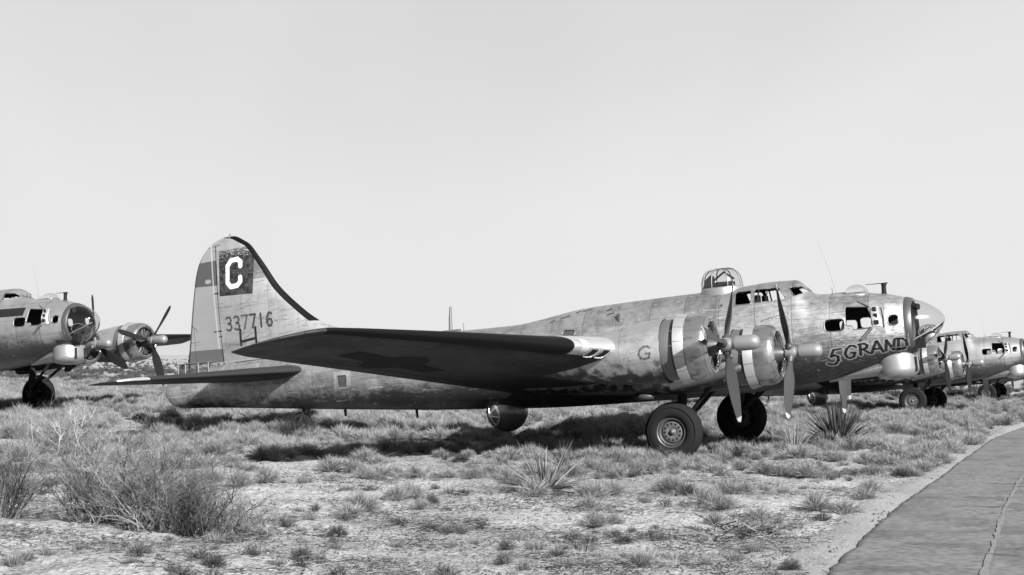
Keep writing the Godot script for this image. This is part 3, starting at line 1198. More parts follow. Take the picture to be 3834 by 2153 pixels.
	put(nose, "bomb_sight_window", part("sightwin", func():
		var b := MB.new()
		var rows := []
		var pts2 := [PackedVector3Array(), PackedVector3Array()]
		for k in 25:
			var a := TAU * k / 24.0
			for r in 2:
				var s := 0.50 + cos(a) * (0.20 + 0.025 * r)
				var f := nose_sec(s)
				var z: float = -0.26 + sin(a) * (0.18 + 0.02 * r)
				var d := clampf((z - (f[0] + f[1]) * 0.5) / ((f[0] - f[1]) * 0.5), -0.98, 0.98)
				pts2[r].append(P(s, f[2] * sqrt(1 - d * d) + 0.01, z))
		b.grid(pts2)
		return b, M.dull))
	# chin turret and its fairing
	var chin := put(root, "chin_turret", part("chin", func():
		var b := MB.new()
		var pr := [Vector2(0.12, 0.40), Vector2(0.10, 0.48), Vector2(0.0, 0.525), Vector2(-0.30, 0.535), Vector2(-0.38, 0.525), Vector2(-0.45, 0.49), Vector2(-0.51, 0.42), Vector2(-0.55, 0.28), Vector2(-0.565, 0.0)]
		b.lathe(pr, Transform3D(Basis(Vector3.UP, Vector3.RIGHT, Vector3.BACK).orthonormalized(), P(1.40, 0, -0.78)), 44)
		return b, M.satin))
	for side in [-1, 1]:
		put(chin, "gun_slot", part("cslot%d" % side, func():
			var b := MB.new()
			b.box(P(0.905, 0.20 * side, -1.0), Vector3(0.04, 0.36, 0.08), Basis(Vector3.UP, -0.4 * side))
			return b, M.black))
	put(chin, "turret_fairing", part("cfair", func(): return ring_grid([[1.6, 0, -0.80, -1.20, 0.46], [1.9, 0, -0.85, -1.22, 0.44], [2.3, 0, -0.98, -1.24, 0.36], [2.7, 0, -1.05, -1.25, 0.24], [3.1, 0, -1.15, -1.27, 0.06]], 1), M.skin))
	# top turret
	var tc := P(5.60, 0, 1.30)
	var tur := put(root, "top_turret", part("tbase", func():
		var b := MB.new()
		b.lathe([Vector2(-0.1, 0.57), Vector2(0.06, 0.565), Vector2(0.08, 0.555), Vector2(0.11, 0.55), Vector2(0.11, 0.50)], Transform3D(Basis(Vector3.UP, Vector3.RIGHT, Vector3.BACK), tc), 40)
		return b, M.satin))
	put(tur, "turret_dome", part("tdome", func():
		var b := MB.new()
		var pr := []
		for k in 11:
			var e := PI * 0.5 * k / 10.0
			pr.append(Vector2(0.11 + 0.485 * pow(sin(e), 0.9), 0.535 * pow(cos(e), 0.5)))
		b.lathe(pr, Transform3D(Basis(Vector3.UP, Vector3.RIGHT, Vector3.BACK), tc), 40)
		return b, M.plexi))
	for k in 8:
		put(tur, "dome_rib", part("trib%d" % k, func():
			var b := MB.new()
			var a := TAU * (k + 0.35) / 8.0
			var pts := []
			var rad := []
			for j in 10:
				var e := PI * 0.5 * j / 9.0
				var r := 0.54 * pow(maxf(cos(e), 0.0), 0.5)
				pts.append(tc + Vector3(cos(a) * r, 0.115 + 0.485 * pow(sin(e), 0.9), sin(a) * r))
				rad.append(0.016)
			b.tube(pts, rad, 6)
			return b, M.dull))
	put(tur, "turret_gun_cradle", part("cradle", func():
		var b := MB.new()
		for q in [-0.13, 0.13]:
			b.tube([tc + Vector3(-0.36, 0.2, q), tc + Vector3(0.3, 0.2, q)], [0.07, 0.05], 10)
		b.tube([tc + Vector3(-0.36, 0.1, 0), tc + Vector3(-0.30, 0.3, 0.05), tc + Vector3(-0.22, 0.42, 0.1)], [0.17, 0.13, 0.06], 12)
		b.tube([tc + Vector3(-0.2, 0.3, 0.1), tc + Vector3(0.1, 0.5, 0.1), tc + Vector3(0.35, 0.3, 0.1)], [0.03, 0.03, 0.03], 6)
		return b, M.black))
	# astrodome
	var ast := put(root, "astrodome", part("ast", func():
		var b := MB.new()
		var pr := []
		for k in 9:
			var e := PI * 0.5 * k / 8.0
			pr.append(Vector2(0.24 * sin(e), 0.30 * cos(e)))
		b.lathe(pr, Transform3D(Basis(Vector3.UP, Vector3.RIGHT, Vector3.BACK), P(2.2, 0, 0.87)), 30)
		return b, M.plexi))
	put(ast, "dome_fairing", part("astf", func(): return ring_grid([[1.85, 0, 0.86, 0.7, 0.2], [2.0, 0, 0.93, 0.7, 0.33], [2.3, 0, 0.95, 0.7, 0.36], [2.65, 0, 0.955, 0.75, 0.25], [2.9, 0, 0.95, 0.8, 0.05]], 1), M.skin))
	put(ast, "dome_clamp", part("astc", func():
		var b := MB.new()
		b.box(P(2.2, 0.29, 0.95), Vector3(0.42, 0.09, 0.03))
		return b, M.bright))
	# aerials
	put(root, "forward_antenna_mast", part("mastf", func():
		var b := MB.new()
		b.tube([P(1.52, 0, 0.78), P(1.515, 0, 0.86), P(1.51, 0, 0.98), P(1.50, 0, 1.06)], [0.075, 0.06, 0.058, 0.075], 12)
		b.tube([P(1.40, 0, 1.065), P(1.95, 0, 1.075)], [0.014, 0.008], 6)
		return b, M.black))
	put(root, "whip_antenna", part("whip", func():
		var b := MB.new()
		b.tube([P(2.78, 0, 0.93), P(2.79, 0, 1.10)], [0.018, 0.012], 6)
		b.tube([P(2.70, 0, 0.93), P(2.83, 0, 1.6), P(3.02, 0, 2.25)], [0.005, 0.004, 0.003], 5)
		return b, M.dull))
	put(root, "dorsal_antenna_mast", part("mastd", func():
		var b := MB.new()
		b.box(P(13.38, 0, 1.07), Vector3(0.5, 0.05, 0.2))
		b.tube([P(13.40, 0, 1.05), P(13.38, 0, 1.4), P(13.34, 0, 1.74)], [0.055, 0.045, 0.03], 10)
		b.tube([P(13.0, 0, 1.02), P(13.0, 0, 1.25)], [0.015, 0.012], 6)
		return b, M.dull))
	for q in [[16.91, -0.82, -1.02], [14.66, -1.0, -1.24]]:
		put(root, "belly_antenna", part("belly%s" % q[0], func():
			var b := MB.new()
			b.tube([P(q[0], 0, q[1]), P(q[0], 0, q[2])], [0.045, 0.03], 8)
			return b, M.black))
	# ball turret
	var ball := put(root, "ball_turret", part("ball", func():
		var b := MB.new()
		var pr := []
		for k in 17:
			var e := PI * k / 16.0
			pr.append(Vector2(cos(e) * 0.57, sin(e) * 0.57))
		b.lathe(pr, Transform3D(Basis(Vector3.FORWARD, Vector3.UP, Vector3.RIGHT).orthonormalized(), P(11.94, 0, -1.27)), 36)
		return b, M.satin_dark))
	put(ball, "turret_window", part("ballwin", func():
		var b := MB.new()
		var c := P(11.94, 0, -1.27)
		var out := Vector3(-0.55, -0.12, 0.82).normalized()
		var ux := out.cross(Vector3.UP).normalized()
		var uy := ux.cross(out)
		# hub disc, rim and spokes of the round sighting window
		for r in [[0.0, 0.055], [0.30, 0.335]]:
			var rows := [PackedVector3Array(), PackedVector3Array()]
			for k in 33:
				var a := TAU * k / 32
				for j in 2:
					var d: float = r[j]
					rows[j].append(c + out * (sqrt(0.57 * 0.57 - d * d) + 0.012) + (ux * cos(a) + uy * sin(a)) * d)
			b.grid(rows)
		for k in 6:
			var a := TAU * k / 6 + 0.3
			var pts := []
			for j in 4:
				var d := 0.05 + 0.26 * j / 3.0
				pts.append(c + out * (sqrt(0.57 * 0.57 - d * d) + 0.006) + (ux * cos(a) + uy * sin(a)) * d)
			b.tube(pts, [0.018, 0.016, 0.016, 0.018], 6)
		for w in [[1.35, 1.6], [3.65, 0.8], [5.2, 0.6]]:
			var fan := [PackedVector3Array(), PackedVector3Array()]
			for k in 13:
				var a: float = w[0] + w[1] * k / 12.0
				fan[0].append(c + out * (0.57 + 0.004) + (ux * cos(a) + uy * sin(a)) * 0.06)
				fan[1].append(c + out * (sqrt(0.57 * 0.57 - 0.09) + 0.006) + (ux * cos(a) + uy * sin(a)) * 0.30)
			b.grid(fan)
		return b, M.bright))
	# wings
	for side in [1, -1]:
		var ys := [0.6, 1.4, 2.3, 3.2, 4.4, 5.6, 6.7, 7.4, 7.96, 9.0, 10.0, 11.0, 12.0, 13.0, 13.5, 14.0, 14.4, 14.7, 14.93, 15.1, 15.3, 15.45, 15.6, 15.7, 15.78, 15.82]
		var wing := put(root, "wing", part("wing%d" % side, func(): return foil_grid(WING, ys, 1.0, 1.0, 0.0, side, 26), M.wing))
		put(wing, "deicer_boot", part("wboot%d" % side, func():
			var yb := [8.56, 8.57, 8.61, 8.68, 8.76]
			for k in 30:
				yb.append(lerpf(8.9, 14.93, k / 29.0))
			var b := MB.new()
			var rows := []
			for y in yb:
				var e := sqrt(1.0 - pow(clampf((8.76 - y) / 0.2, 0, 0.98), 2.0))
				var row := PackedVector3Array()
				for k in range(-14, 15):
					var f := absf(float(k)) / 14.0
					var x: float = f * f * (0.045 if k < 0 else 0.058) * e
					var q := foil(WING, y, x, -1.0 if k > 0 else 1.0, 0.006)
					row.append(P(q.x, q.y * side, q.z))
				rows.append(row)
			b.grid(rows)
			return b, M.boot))
		put(wing, "leading_edge_skin", part("wle%d" % side, func(): return foil_grid(WING, [7.0, 7.3, 7.6, 7.9, 8.2, 8.54], 0.10, 0.045, 0.004, side, 14), M.bright))
		put(wing, "landing_light_cover", part("wll%d" % side, func(): return foil_grid(WING, [8.1, 8.2, 8.32], 0.03, 0.03, 0.010, side, 10), M.lens))
		for k in 2:
			put(wing, "air_intake_slot", part("wsl%d%d" % [side, k], func():
				var b := MB.new()
				var rows := []
				for x in [0.004, 0.015, 0.03, 0.048]:
					var row := PackedVector3Array()
					for j in 2:
						var q := foil(WING, 7.42 + 0.36 * k + 0.2 * j, x, -1.0, 0.012)
						row.append(P(q.x, q.y * side, q.z))
					rows.append(row)
				b.grid(rows)
				return b, M.black))
			put(wing, "intake_lip", part("wlp%d%d" % [side, k], func():
				var b := MB.new()
				var pts := []
				for w in [[0.0, 0.004], [0.0, 0.02], [0.0, 0.038], [0.02, 0.048], [0.12, 0.05], [0.22, 0.05]]:
					var q := foil(WING, 7.42 + 0.36 * k + w[0], w[1], -1.0, 0.02)
					pts.append(P(q.x, q.y * side, q.z))
				b.tube(pts, [0.012, 0.016, 0.018, 0.02, 0.02, 0.012], 6)
				return b, M.bright))
		if side > 0:
			put(wing, "wing_star_and_bars", part("star", func():
				var b := MB.new()
				var cs := 9.55
				var cy := 11.35
				var star := PackedVector2Array()
				for k in 28:
					var a := TAU * k / 28.0
					star.append(Vector2(cs - cos(a) * 0.72, cy + sin(a) * 0.72))
				lower_patch(b, WING, star, 1)
				for sg in [-1, 1]:
					lower_patch(b, WING, PackedVector2Array([Vector2(cs - 0.30, cy + sg * 0.70), Vector2(cs - 0.22, cy + sg * 1.9), Vector2(cs + 0.26, cy + sg * 1.9), Vector2(cs + 0.28, cy + sg * 0.70)]), 1)
				return b, M.starm))
		engine(root, side, 6.70, -0.16, 3.93, prop_phase[3 if side > 0 else 0], NAC_OUT, M.nacelle_main if main and side > 0 else M.nacelle, M.blade if main else M.blade_dark)
		engine(root, side, 3.17, -0.45, 3.32, prop_phase[2 if side > 0 else 1], NAC_IN, M.nacelle, M.blade if main else M.blade_dark)
		landing_gear(root, side)
		# tailplane
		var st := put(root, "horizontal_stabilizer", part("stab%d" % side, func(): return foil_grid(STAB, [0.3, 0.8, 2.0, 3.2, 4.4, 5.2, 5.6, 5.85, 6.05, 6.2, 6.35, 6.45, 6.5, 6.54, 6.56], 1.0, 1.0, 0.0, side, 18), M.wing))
		put(st, "deicer_boot", part("sboot%d" % side, func():
			var b := MB.new()
			var rows := []
			for y in [0.72, 0.74, 0.8, 0.9, 1.5, 2.5, 3.5, 4.5, 5.2, 5.5]:
				var row := PackedVector3Array()
				for k in range(-10, 11):
					var f := absf(float(k)) / 10.0
					var q := foil(STAB, y, f * f * (0.06 if k < 0 else 0.075) * (1.0 if y > 0.85 else 0.6 if y > 0.75 else 0.2), -1.0 if k > 0 else 1.0, 0.006)
					row.append(P(q.x, q.y * side, q.z))
				rows.append(row)
			b.grid(rows)
			return b, M.boot_grey))
		put(st, "leading_edge_cap", part("scap%d" % side, func(): return foil_grid(STAB, [5.52, 5.7, 5.9, 6.05, 6.2, 6.35], 0.12, 0.02, 0.005, side, 8), M.bright))
	# exhaust pipes and turbine under the inboard nacelles
	for side in [1, -1]:
		put(root, "exhaust_pipe", part("exh%d" % side, func():
			var b := MB.new()
			b.tube([P(4.35, 3.75 * side, -0.65), P(4.6, 3.88 * side, -0.75), P(5.2, 3.88 * side, -0.88), P(6.1, 3.8 * side, -1.0)], [0.11, 0.12, 0.11, 0.10], 12)
			b.tube([P(4.55, 3.82 * side, -0.40), P(4.8, 3.9 * side, -0.42), P(5.0, 3.86 * side, -0.44)], [0.07, 0.10, 0.05], 10)
			b.lathe([Vector2(0, 0.0), Vector2(0, 0.30), Vector2(-0.08, 0.32), Vector2(-0.16, 0.25), Vector2(-0.16, 0.0)], Transform3D(Basis(Vector3.UP, Vector3.RIGHT, Vector3.BACK), P(6.9, 3.2 * side, -1.10)), 24)
			return b, M.engine))
	# tail
	var fin := put(root, "tail_fin", part("fin" + tagm, func(): return fin_mesh(true), finskin))
	put(fin, "deicer_boot", part("fboot", fin_boot, M.boot))
	put(fin, "fin_tip_aerial", part("faer", func():
		var b := MB.new()
		b.tube([P(20.25, 0, 4.50), P(20.22, 0, 4.63)], [0.03, 0.02], 6)
		return b, M.dull))
	put(root, "rudder", part("rud" + tagm, func(): return fin_mesh(false), finskin))
	# tail gunner's glazed box
	var tg := put(root, "tail_gun_canopy", part("tgc", func():
		var b := MB.new()
		b.grid([PackedVector3Array([P(21.15, 0.30, 0.70), P(21.15, 0.28, 0.93), P(21.15, -0.28, 0.93), P(21.15, -0.30, 0.70)]), PackedVector3Array([P(22.2, 0.27, 0.55), P(22.15, 0.24, 0.94), P(22.15, -0.24, 0.94), P(22.2, -0.27, 0.55)]), PackedVector3Array([P(22.42, 0.22, 0.50), P(22.40, 0.18, 0.66), P(22.40, -0.18, 0.66), P(22.42, -0.22, 0.50)])])
		return b, M.plexi))
	for q in [21.15, 21.5, 21.95, 22.2]:
		put(tg, "canopy_bar", part("tgb%s" % q, func():
			var b := MB.new()
			for side in [1, -1]:
				b.tube([P(q, 0.31 * side, 0.52), P(q, 0.285 * side, 0.94)], [0.020, 0.020], 6)
			b.tube([P(q, 0.285, 0.94), P(q, -0.285, 0.94)], [0.018, 0.018], 6)
			return b, M.dull))
	put(tg, "canopy_rail", part("tgr", func():
		var b := MB.new()
		for side in [1, -1]:
			b.tube([P(21.1, 0.285 * side, 0.94), P(22.22, 0.245 * side, 0.945)], [0.020, 0.020], 6)
		return b, M.dull))
	put(root, "tail_gun_port", part("tgp", func():
		var b := MB.new()
		b.lathe([Vector2(-0.34, 0.16), Vector2(-0.30, 0.17), Vector2(-0.05, 0.17), Vector2(0, 0.15)], Transform3D(Basis.IDENTITY, P(22.5, 0, 0.16)), 20)
		return b, M.bright))
	var tw := put(root, "tail_wheel", part("twheel", func():
		var b := MB.new()
		var pr := []
		for k in 17:
			var a := PI * k / 16.0
			pr.append(Vector2(cos(a) * 0.12, 0.2 + 0.14 * sin(a)))
		b.lathe(pr, Transform3D(Basis(Vector3.BACK, Vector3.UP, Vector3.LEFT), P(18.35, 0, -1.12)), 28)
		return b, M.tyre))
	put(tw, "tail_wheel_fork", part("tfork", func():
		var b := MB.new()
		for side in [1, -1]:
			b.tube([P(18.35, 0.15 * side, -1.12), P(18.1, 0.13 * side, -0.55)], [0.035, 0.045], 8)
		return b, M.iron))
	return root


const NOSE := [[0.12, 0.06, 0.02, 0.01], [0.14, 0.12, -0.03, 0.12], [0.18, 0.19, -0.10, 0.20], [0.25, 0.27, -0.19, 0.29], [0.40, 0.39, -0.34, 0.42], [0.60, 0.51, -0.49, 0.54], [0.78, 0.585, -0.62, 0.635], [0.93, 0.64, -0.75, 0.69]]


func nose_sec(s: float) -> Array:
	return [look(NOSE, s, 1), look(NOSE, s, 2), look(NOSE, s, 3)]


func nose_ring(s: float, f: Array, lift: float, n: int) -> PackedVector3Array:
	var row := PackedVector3Array()
	for k in n + 1:
		var a := TAU * k / n
		row.append(P(s, sin(a) * (f[2] + lift), (f[0] + f[1]) * 0.5 + cos(a) * ((f[0] - f[1]) * 0.5 + lift)))
	return row


func nose_rows(_a: float, _b: float, n: int) -> Array:
	var rows := []
	for k in n + 1:
		var f := float(k) / n
		var s := lerpf(0.12, 0.93, f * f)
		rows.append(nose_ring(s, nose_sec(s), 0.0, 48))
	return rows


# ---------------------------------------------------------------- the ground
const WHEELS := [Vector3(4.0, 0.17, -37.9), Vector3(6.3, 0.15, -44.0), Vector3(-19.5, 0.55, -52.5), Vector3(-17.0, 0.56, -58.0), Vector3(20.5, -0.46, -81.5), Vector3(23.0, -0.46, -87.5)]
# near edge of the paved strip, x and distance
const EDGE := [Vector2(1.2, 6.0), Vector2(2.9, 14.5), Vector2(3.57, 17.47), Vector2(4.19, 19.38), Vector2(5.07, 22.2), Vector2(6.41, 26.16), Vector2(8.94, 33.17), Vector2(11.75, 41.09), Vector2(16.02, 53.01), Vector2(21.5, 66.5), Vector2(30.0, 84.0), Vector2(44.0, 108.0)]


func edge_x(d: float) -> float:
	for k in EDGE.size() - 1:
		if d <= EDGE[k + 1].y or k == EDGE.size() - 2:
			return lerpf(EDGE[k].x, EDGE[k + 1].x, (d - EDGE[k].y) / (EDGE[k + 1].y - EDGE[k].y))
	return 0.0


func plain_height(x: float, z: float) -> float:
	var d := clampf(-z, 0.0, 140.0)
	var y := 0.53 - 0.0202 * clampf(x, -60.0, 60.0) - 0.00606 * d
	return lerpf(y, -0.45 - 0.004 * clampf(x, -300, 300) * 0.3, smoothstep(125.0, 320.0, -z))


func on_road(x: float, z: float) -> float:
	# 1 on the pavement, 0 away from it
	if z > -5 or z < -110:
		return 0.0
	return smoothstep(-0.5, 0.12, x - edge_x(-z))


func ground_height(x: float, z: float) -> float:
	var y := plain_height(x, z)
	var near := 1.0 - smoothstep(60.0, 160.0, -z)
	var bumps := 0.16 * nz.get_noise_2d(x * 9.0, z * 9.0) + 0.09 * nf.get_noise_2d(x * 26.0, z * 26.0)
	if -z < 60.0:
		bumps += 0.05 * nz.get_noise_2d(x * 150.0, z * 150.0) + 0.03 * nf.get_noise_2d(x * 420.0, z * 420.0)
	var k := near
	for w in WHEELS:
		k *= smoothstep(0.3, 3.0, Vector2(x - w.x, z - w.z).length())
	return y + bumps * k * (1.0 - on_road(x, z)) - 0.03 * on_road(x - 0.15, z)


func lines(a: Array) -> Array:
	# [start, step, stop, step, stop ...]
	var o := []
	var p: float = a[0]
	for k in range(1, a.size(), 2):
		while p < a[k + 1] - a[k] * 0.5:
			o.append(p)
			p += a[k]
	o.append(a[-1])
	return o


func build_ground() -> void:
	var xs := lines([-9000.0, 1500.0, -3000.0, 600.0, -600.0, 90.0, -150.0, 12.0, -42.0, 0.6, -15.0, 0.11, 15.0, 0.6, 42.0, 12.0, 150.0, 90.0, 600.0, 600.0, 3000.0, 1500.0, 9000.0])
	var ds := lines([-3000.0, 600.0, -600.0, 90.0, -60.0, 10.0, 0.0, 2.0, 12.0, 0.11, 42.0, 0.3, 62.0, 0.9, 110.0, 6.0, 200.0, 40.0, 600.0, 300.0, 1800.0, 1200.0, 9000.0])
	var v := PackedVector3Array()
	var c := PackedColorArray()
	var n := PackedVector3Array()
	var idx := PackedInt32Array()
	var nc := xs.size()
	for d in ds:
		for x in xs:
			v.append(Vector3(x, ground_height(x, -d), -d))
			# sand and darker litter, in patches
			var t := 0.5 + 0.8 * nz.get_noise_2d(x * 14.0 + 500.0, d * 14.0) + 0.5 * nf.get_noise_2d(x * 55.0, d * 55.0)
			if d < 60.0:
				t += 0.5 * nz.get_noise_2d(x * 240.0, d * 240.0)
			t = clampf(t, 0, 1)
			var g := lerpf(0.21, 0.33, t)
			if d > 55.0:
				g = lerpf(g, 0.30, smoothstep(55.0, 200.0, d))
			c.append(Color(g, g, g))
	n.resize(v.size())
	for r in ds.size():
		for k in nc:
			var a := v[r * nc + maxi(k - 1, 0)]
			var b := v[r * nc + mini(k + 1, nc - 1)]
			var e := v[maxi(r - 1, 0) * nc + k]
			var f := v[mini(r + 1, ds.size() - 1) * nc + k]
			n[r * nc + k] = (b - a).cross(f - e).normalized()
			if r < ds.size() - 1 and k < nc - 1:
				var o := r * nc + k
				for q in [0, nc, nc + 1, 0, nc + 1, 1]:
					idx.append(o + q)
	var a := []
	a.resize(Mesh.ARRAY_MAX)
	a[Mesh.ARRAY_VERTEX] = v
	a[Mesh.ARRAY_NORMAL] = n
	a[Mesh.ARRAY_COLOR] = c
	a[Mesh.ARRAY_INDEX] = idx
	var am := ArrayMesh.new()
	am.add_surface_from_arrays(Mesh.PRIMITIVE_TRIANGLES, a)
	am.surface_set_material(0, M.soil)
	tag(put(self, "ground", am), "pale dry desert soil running to the horizon", "", "", "structure")


func build_road() -> void:
	# asphalt strip: its near edge follows EDGE, the rest lies to the right
	var b := MB.new()
	var rows := []
	var shoulder := []
	var d := 6.0
	while d < 108.0:
		var row := PackedVector3Array()
		var x0 := edge_x(d) + 0.05 * nz.get_noise_2d(d * 60.0, 7.0) + 0.035 * nf.get_noise_2d(d * 330.0, 3.0) - 0.08 * (1.0 - smoothstep(16.0, 24.0, d))
		for k in 60:
			var x := x0 + pow(k / 59.0, 1.3) * 16.0
			var y := plain_height(x, -d) + 0.012 + 0.008 * nz.get_noise_2d(x * 40, d * 40)
			if k == 0:
				row.append(Vector3(x - 0.03, plain_height(x, -d) - 0.06, -d))
			row.append(Vector3(x, y, -d))
		rows.append(row)
		var r2 := PackedVector3Array()
		for k in 6:
			var x := x0 - 0.02 - (1.0 - k / 5.0) * (0.58 + 0.10 * nz.get_noise_2d(d * 30.0, 90.0) + 0.06 * nf.get_noise_2d(d * 200.0, 9.0))
			r2.append(Vector3(x, maxf(ground_height(x, -d), plain_height(x, -d) - 0.04) + 0.02 * sin(PI * (k + 0.4) / 5.4) + 0.004, -d))
		shoulder.append(r2)
		d += 0.25 if d < 70 else 1.0
	b.grid(rows)
	for k in b.v.size():
		var q := b.v[k]
		var g := clampf(0.85 + 0.5 * nz.get_noise_2d(q.x * 45.0, q.z * 45.0) + 0.4 * nf.get_noise_2d(q.x * 160.0, q.z * 160.0), 0.45, 1.2)
		b.c[k] = Color(g, g, g)
	tag(put(self, "road", b.mesh(M.asphalt)), "grey asphalt strip curving past the nearest bomber", "", "", "structure")
	b = MB.new()
	b.grid(shoulder)
	tag(put(self, "road_shoulder", b.mesh(M.verge)), "pale sandy verge along the asphalt edge", "", "", "structure")
	# weathered cracks and breaks in the paving
	for k in 14:
		var cr := MB.new()
		var rws := []
		var p := Vector2(rng.randf_range(0.5, 3.5), rng.randf_range(16.0, 34.0))
		var a := rng.randf_range(-0.5, 0.5)
		for j in 14:
			var w := 0.014 * (0.4 + rng.randf()) * sin(PI * (j + 0.5) / 14.0)
			var q := Vector2(edge_x(p.y) + p.x, p.y)
			rws.append(PackedVector3Array([Vector3(q.x, plain_height(q.x, -q.y) + 0.026, -q.y - w * 2.0), Vector3(q.x, plain_height(q.x, -q.y) + 0.026, -q.y + w * 2.0)]))
			p += Vector2(0.11, rng.randf_range(-0.09, 0.09) + a * 0.1)
		cr.grid(rws)
		tag(put(self, "pavement_crack", cr.mesh(M.black)), "dark crack in the asphalt strip", "", "", "structure")
	# sand-filled joint across the paving
	var joint := MB.new()
	var jr := []
	var js := [Vector2(4.1, 14.0), Vector2(5.25, 17.7), Vector2(6.47, 21.28), Vector2(7.83, 25.34), Vector2(10.26, 32.19), Vector2(13.6, 41.0)]
	for k in js.size() - 1:
		for j in 12:
			var p: Vector2 = js[k].lerp(js[k + 1], j / 12.0)
			var w := 0.035 + 0.03 * nz.get_noise_2d(p.y * 150, 4)
			var q := p.x + 0.03 * nf.get_noise_2d(p.y * 200.0, 1.0)
			jr.append(PackedVector3Array([Vector3(q - w, plain_height(q, -p.y) + 0.024, -p.y), Vector3(q + w, plain_height(q, -p.y) + 0.024, -p.y)]))
	joint.grid(jr)
	tag(put(self, "pavement_joint", joint.mesh(M.filler)), "sand filled joint in the asphalt strip", "", "", "structure")


func build_hills() -> void:
	var b := MB.new()
	var rows := [PackedVector3Array(), PackedVector3Array(), PackedVector3Array()]
	for k in 121:
		var a := lerpf(-1.2, 1.2, k / 120.0)
		var r := 13500.0
		var h := 110.0 + 100.0 * (1.0 - smoothstep(-0.5, 0.1, a)) + 35.0 * nz.get_noise_2d(k * 9.0, 3.0) + 14.0 * nf.get_noise_2d(k * 30.0, 3.0)
		if a > -0.12:
			h *= 0.45
		for j in 3:
			rows[j].append(Vector3(sin(a) * (r + j * 700), [-60.0, h * 0.7, h][j], -cos(a) * (r + j * 700)))
	b.grid(rows)
	tag(put(self, "hills", b.mesh(M.hill)), "faint low mountains far beyond the plain", "", "", "structure")


# ---------------------------------------------------------------- plants
func blade(b: Array, root: Vector3, dir: Vector3, length: float, w: float, bend: float, g: float, segs := 2) -> void:
	# b: [vertices, colours]; a narrow tapering leaf that bends over
	var side := dir.cross(Vector3.UP)
	side = (side if side.length() > 0.05 else Vector3.RIGHT).normalized().rotated(dir.normalized(), rng.randf_range(-1.2, 1.2)) * w * 0.5
	var p := root
	var d := dir.normalized()
	for k in segs:
		var q := p + d * length / segs
		var w0 := 1.0 - float(k) / segs * 0.75
		var w1 := 1.0 - float(k + 1) / segs * 0.75
		if k == segs - 1:
			b[0].append_array([p - side * w0, p + side * w0, q])
			for j in 3:
				b[1].append(Color(g, g, g))
		else:
			b[0].append_array([p - side * w0, p + side * w0, q + side * w1, p - side * w0, q + side * w1, q - side * w1])
			for j in 6:
				b[1].append(Color(g, g, g))
		p = q
		d = (d + Vector3(dir.x, 0, dir.z) * bend - Vector3.UP * bend * 0.5).normalized()


func twig(b: Array, p: Vector3, q: Vector3, r0: float, r1: float, g: float) -> void:
	var d := (q - p).normalized()
	var s := d.cross(Vector3(0.3, 0.9, 0.2)).normalized()
	var t := d.cross(s)
	for k in 3:
		var a := TAU * k / 3.0
		var e := TAU * (k + 1) / 3.0
		var o0 := s * cos(a) + t * sin(a)
		var o1 := s * cos(e) + t * sin(e)
		b[0].append_array([p + o0 * r0, p + o1 * r0, q + o1 * r1, p + o0 * r0, q + o1 * r1, q + o0 * r1])
		for j in 6:
			b[1].append(Color(g, g, g))


func plant_mesh(b: Array, m: Material) -> ArrayMesh:
	var a := []
	a.resize(Mesh.ARRAY_MAX)
	a[Mesh.ARRAY_VERTEX] = PackedVector3Array(b[0])
	a[Mesh.ARRAY_COLOR] = PackedColorArray(b[1])
	var am := ArrayMesh.new()
	am.add_surface_from_arrays(Mesh.PRIMITIVE_TRIANGLES, a)
	am.surface_set_material(0, m)
	return am


func grass_tuft(n: int, r: float, h: float, lo: float, hi: float, w := 0.007) -> ArrayMesh:
	var b := [[], []]
	for k in n:
		var a := rng.randf() * TAU
		var q := sqrt(rng.randf()) * r
		var lean := rng.randf_range(0.1, 0.9) * (0.3 + q / r)
		var dir := Vector3(cos(a) * lean, 1.0, sin(a) * lean)
		blade(b, Vector3(cos(a) * q * 0.6, -0.03, sin(a) * q * 0.6), dir, h * rng.randf_range(0.5, 1.1), w * rng.randf_range(0.6, 1.2), rng.randf_range(0.1, 0.5), rng.randf_range(lo, hi))
	return plant_mesh(b, M.leaf)


func scrub(n: int, r: float, h: float, lo: float, hi: float) -> ArrayMesh:
	# low cushion of fine stems with tiny leaves
	var b := [[], []]
	for k in n:
		var a := rng.randf() * TAU
		var e := acos(rng.randf_range(0.12, 1.0))
		var dir := Vector3(cos(a) * sin(e), cos(e), sin(a) * sin(e))
		var l := rng.randf_range(0.65, 1.05)
		var tip := Vector3(dir.x * r, dir.y * h, dir.z * r) * l
		var g := rng.randf_range(lo, hi)
		var mid := tip * 0.55 + Vector3(0, h * 0.08, 0)
		twig(b, Vector3(dir.x * r * 0.15, -0.03, dir.z * r * 0.15), mid, 0.004, 0.003, g * 0.8)
		for j in 4:
			var o := Vector3(rng.randf_range(-1, 1), rng.randf_range(-0.2, 1), rng.randf_range(-1, 1)) * r * 0.22
			blade(b, mid.lerp(tip, rng.randf_range(0, 0.8)), (tip - mid) + o, h * rng.randf_range(0.25, 0.5), 0.008, 0.2, g * rng.randf_range(0.85, 1.2), 1)
	return plant_mesh(b, M.leaf)


func twig_bush(stems: int, r: float, h: float, lo: float, hi: float, spread := 0.6) -> ArrayMesh:
	var b := [[], []]
	for k in stems:
		var a := rng.randf() * TAU
		var q := sqrt(rng.randf())
		var p := Vector3(cos(a) * q * r * 0.6, -0.03, sin(a) * q * r * 0.6)
		var d := Vector3(cos(a) * q * spread, 1.0, sin(a) * q * spread) + jitter() * 0.55
		branch(b, p, d.normalized(), h * rng.randf_range(0.35, 0.8) * (1.0 - 0.3 * q), 0.0125 if k % 3 == 0 else 0.009, rng.randf_range(lo, hi) * (2.4 if rng.randf() < 0.15 else 1.0), 3)
	return plant_mesh(b, M.leaf)


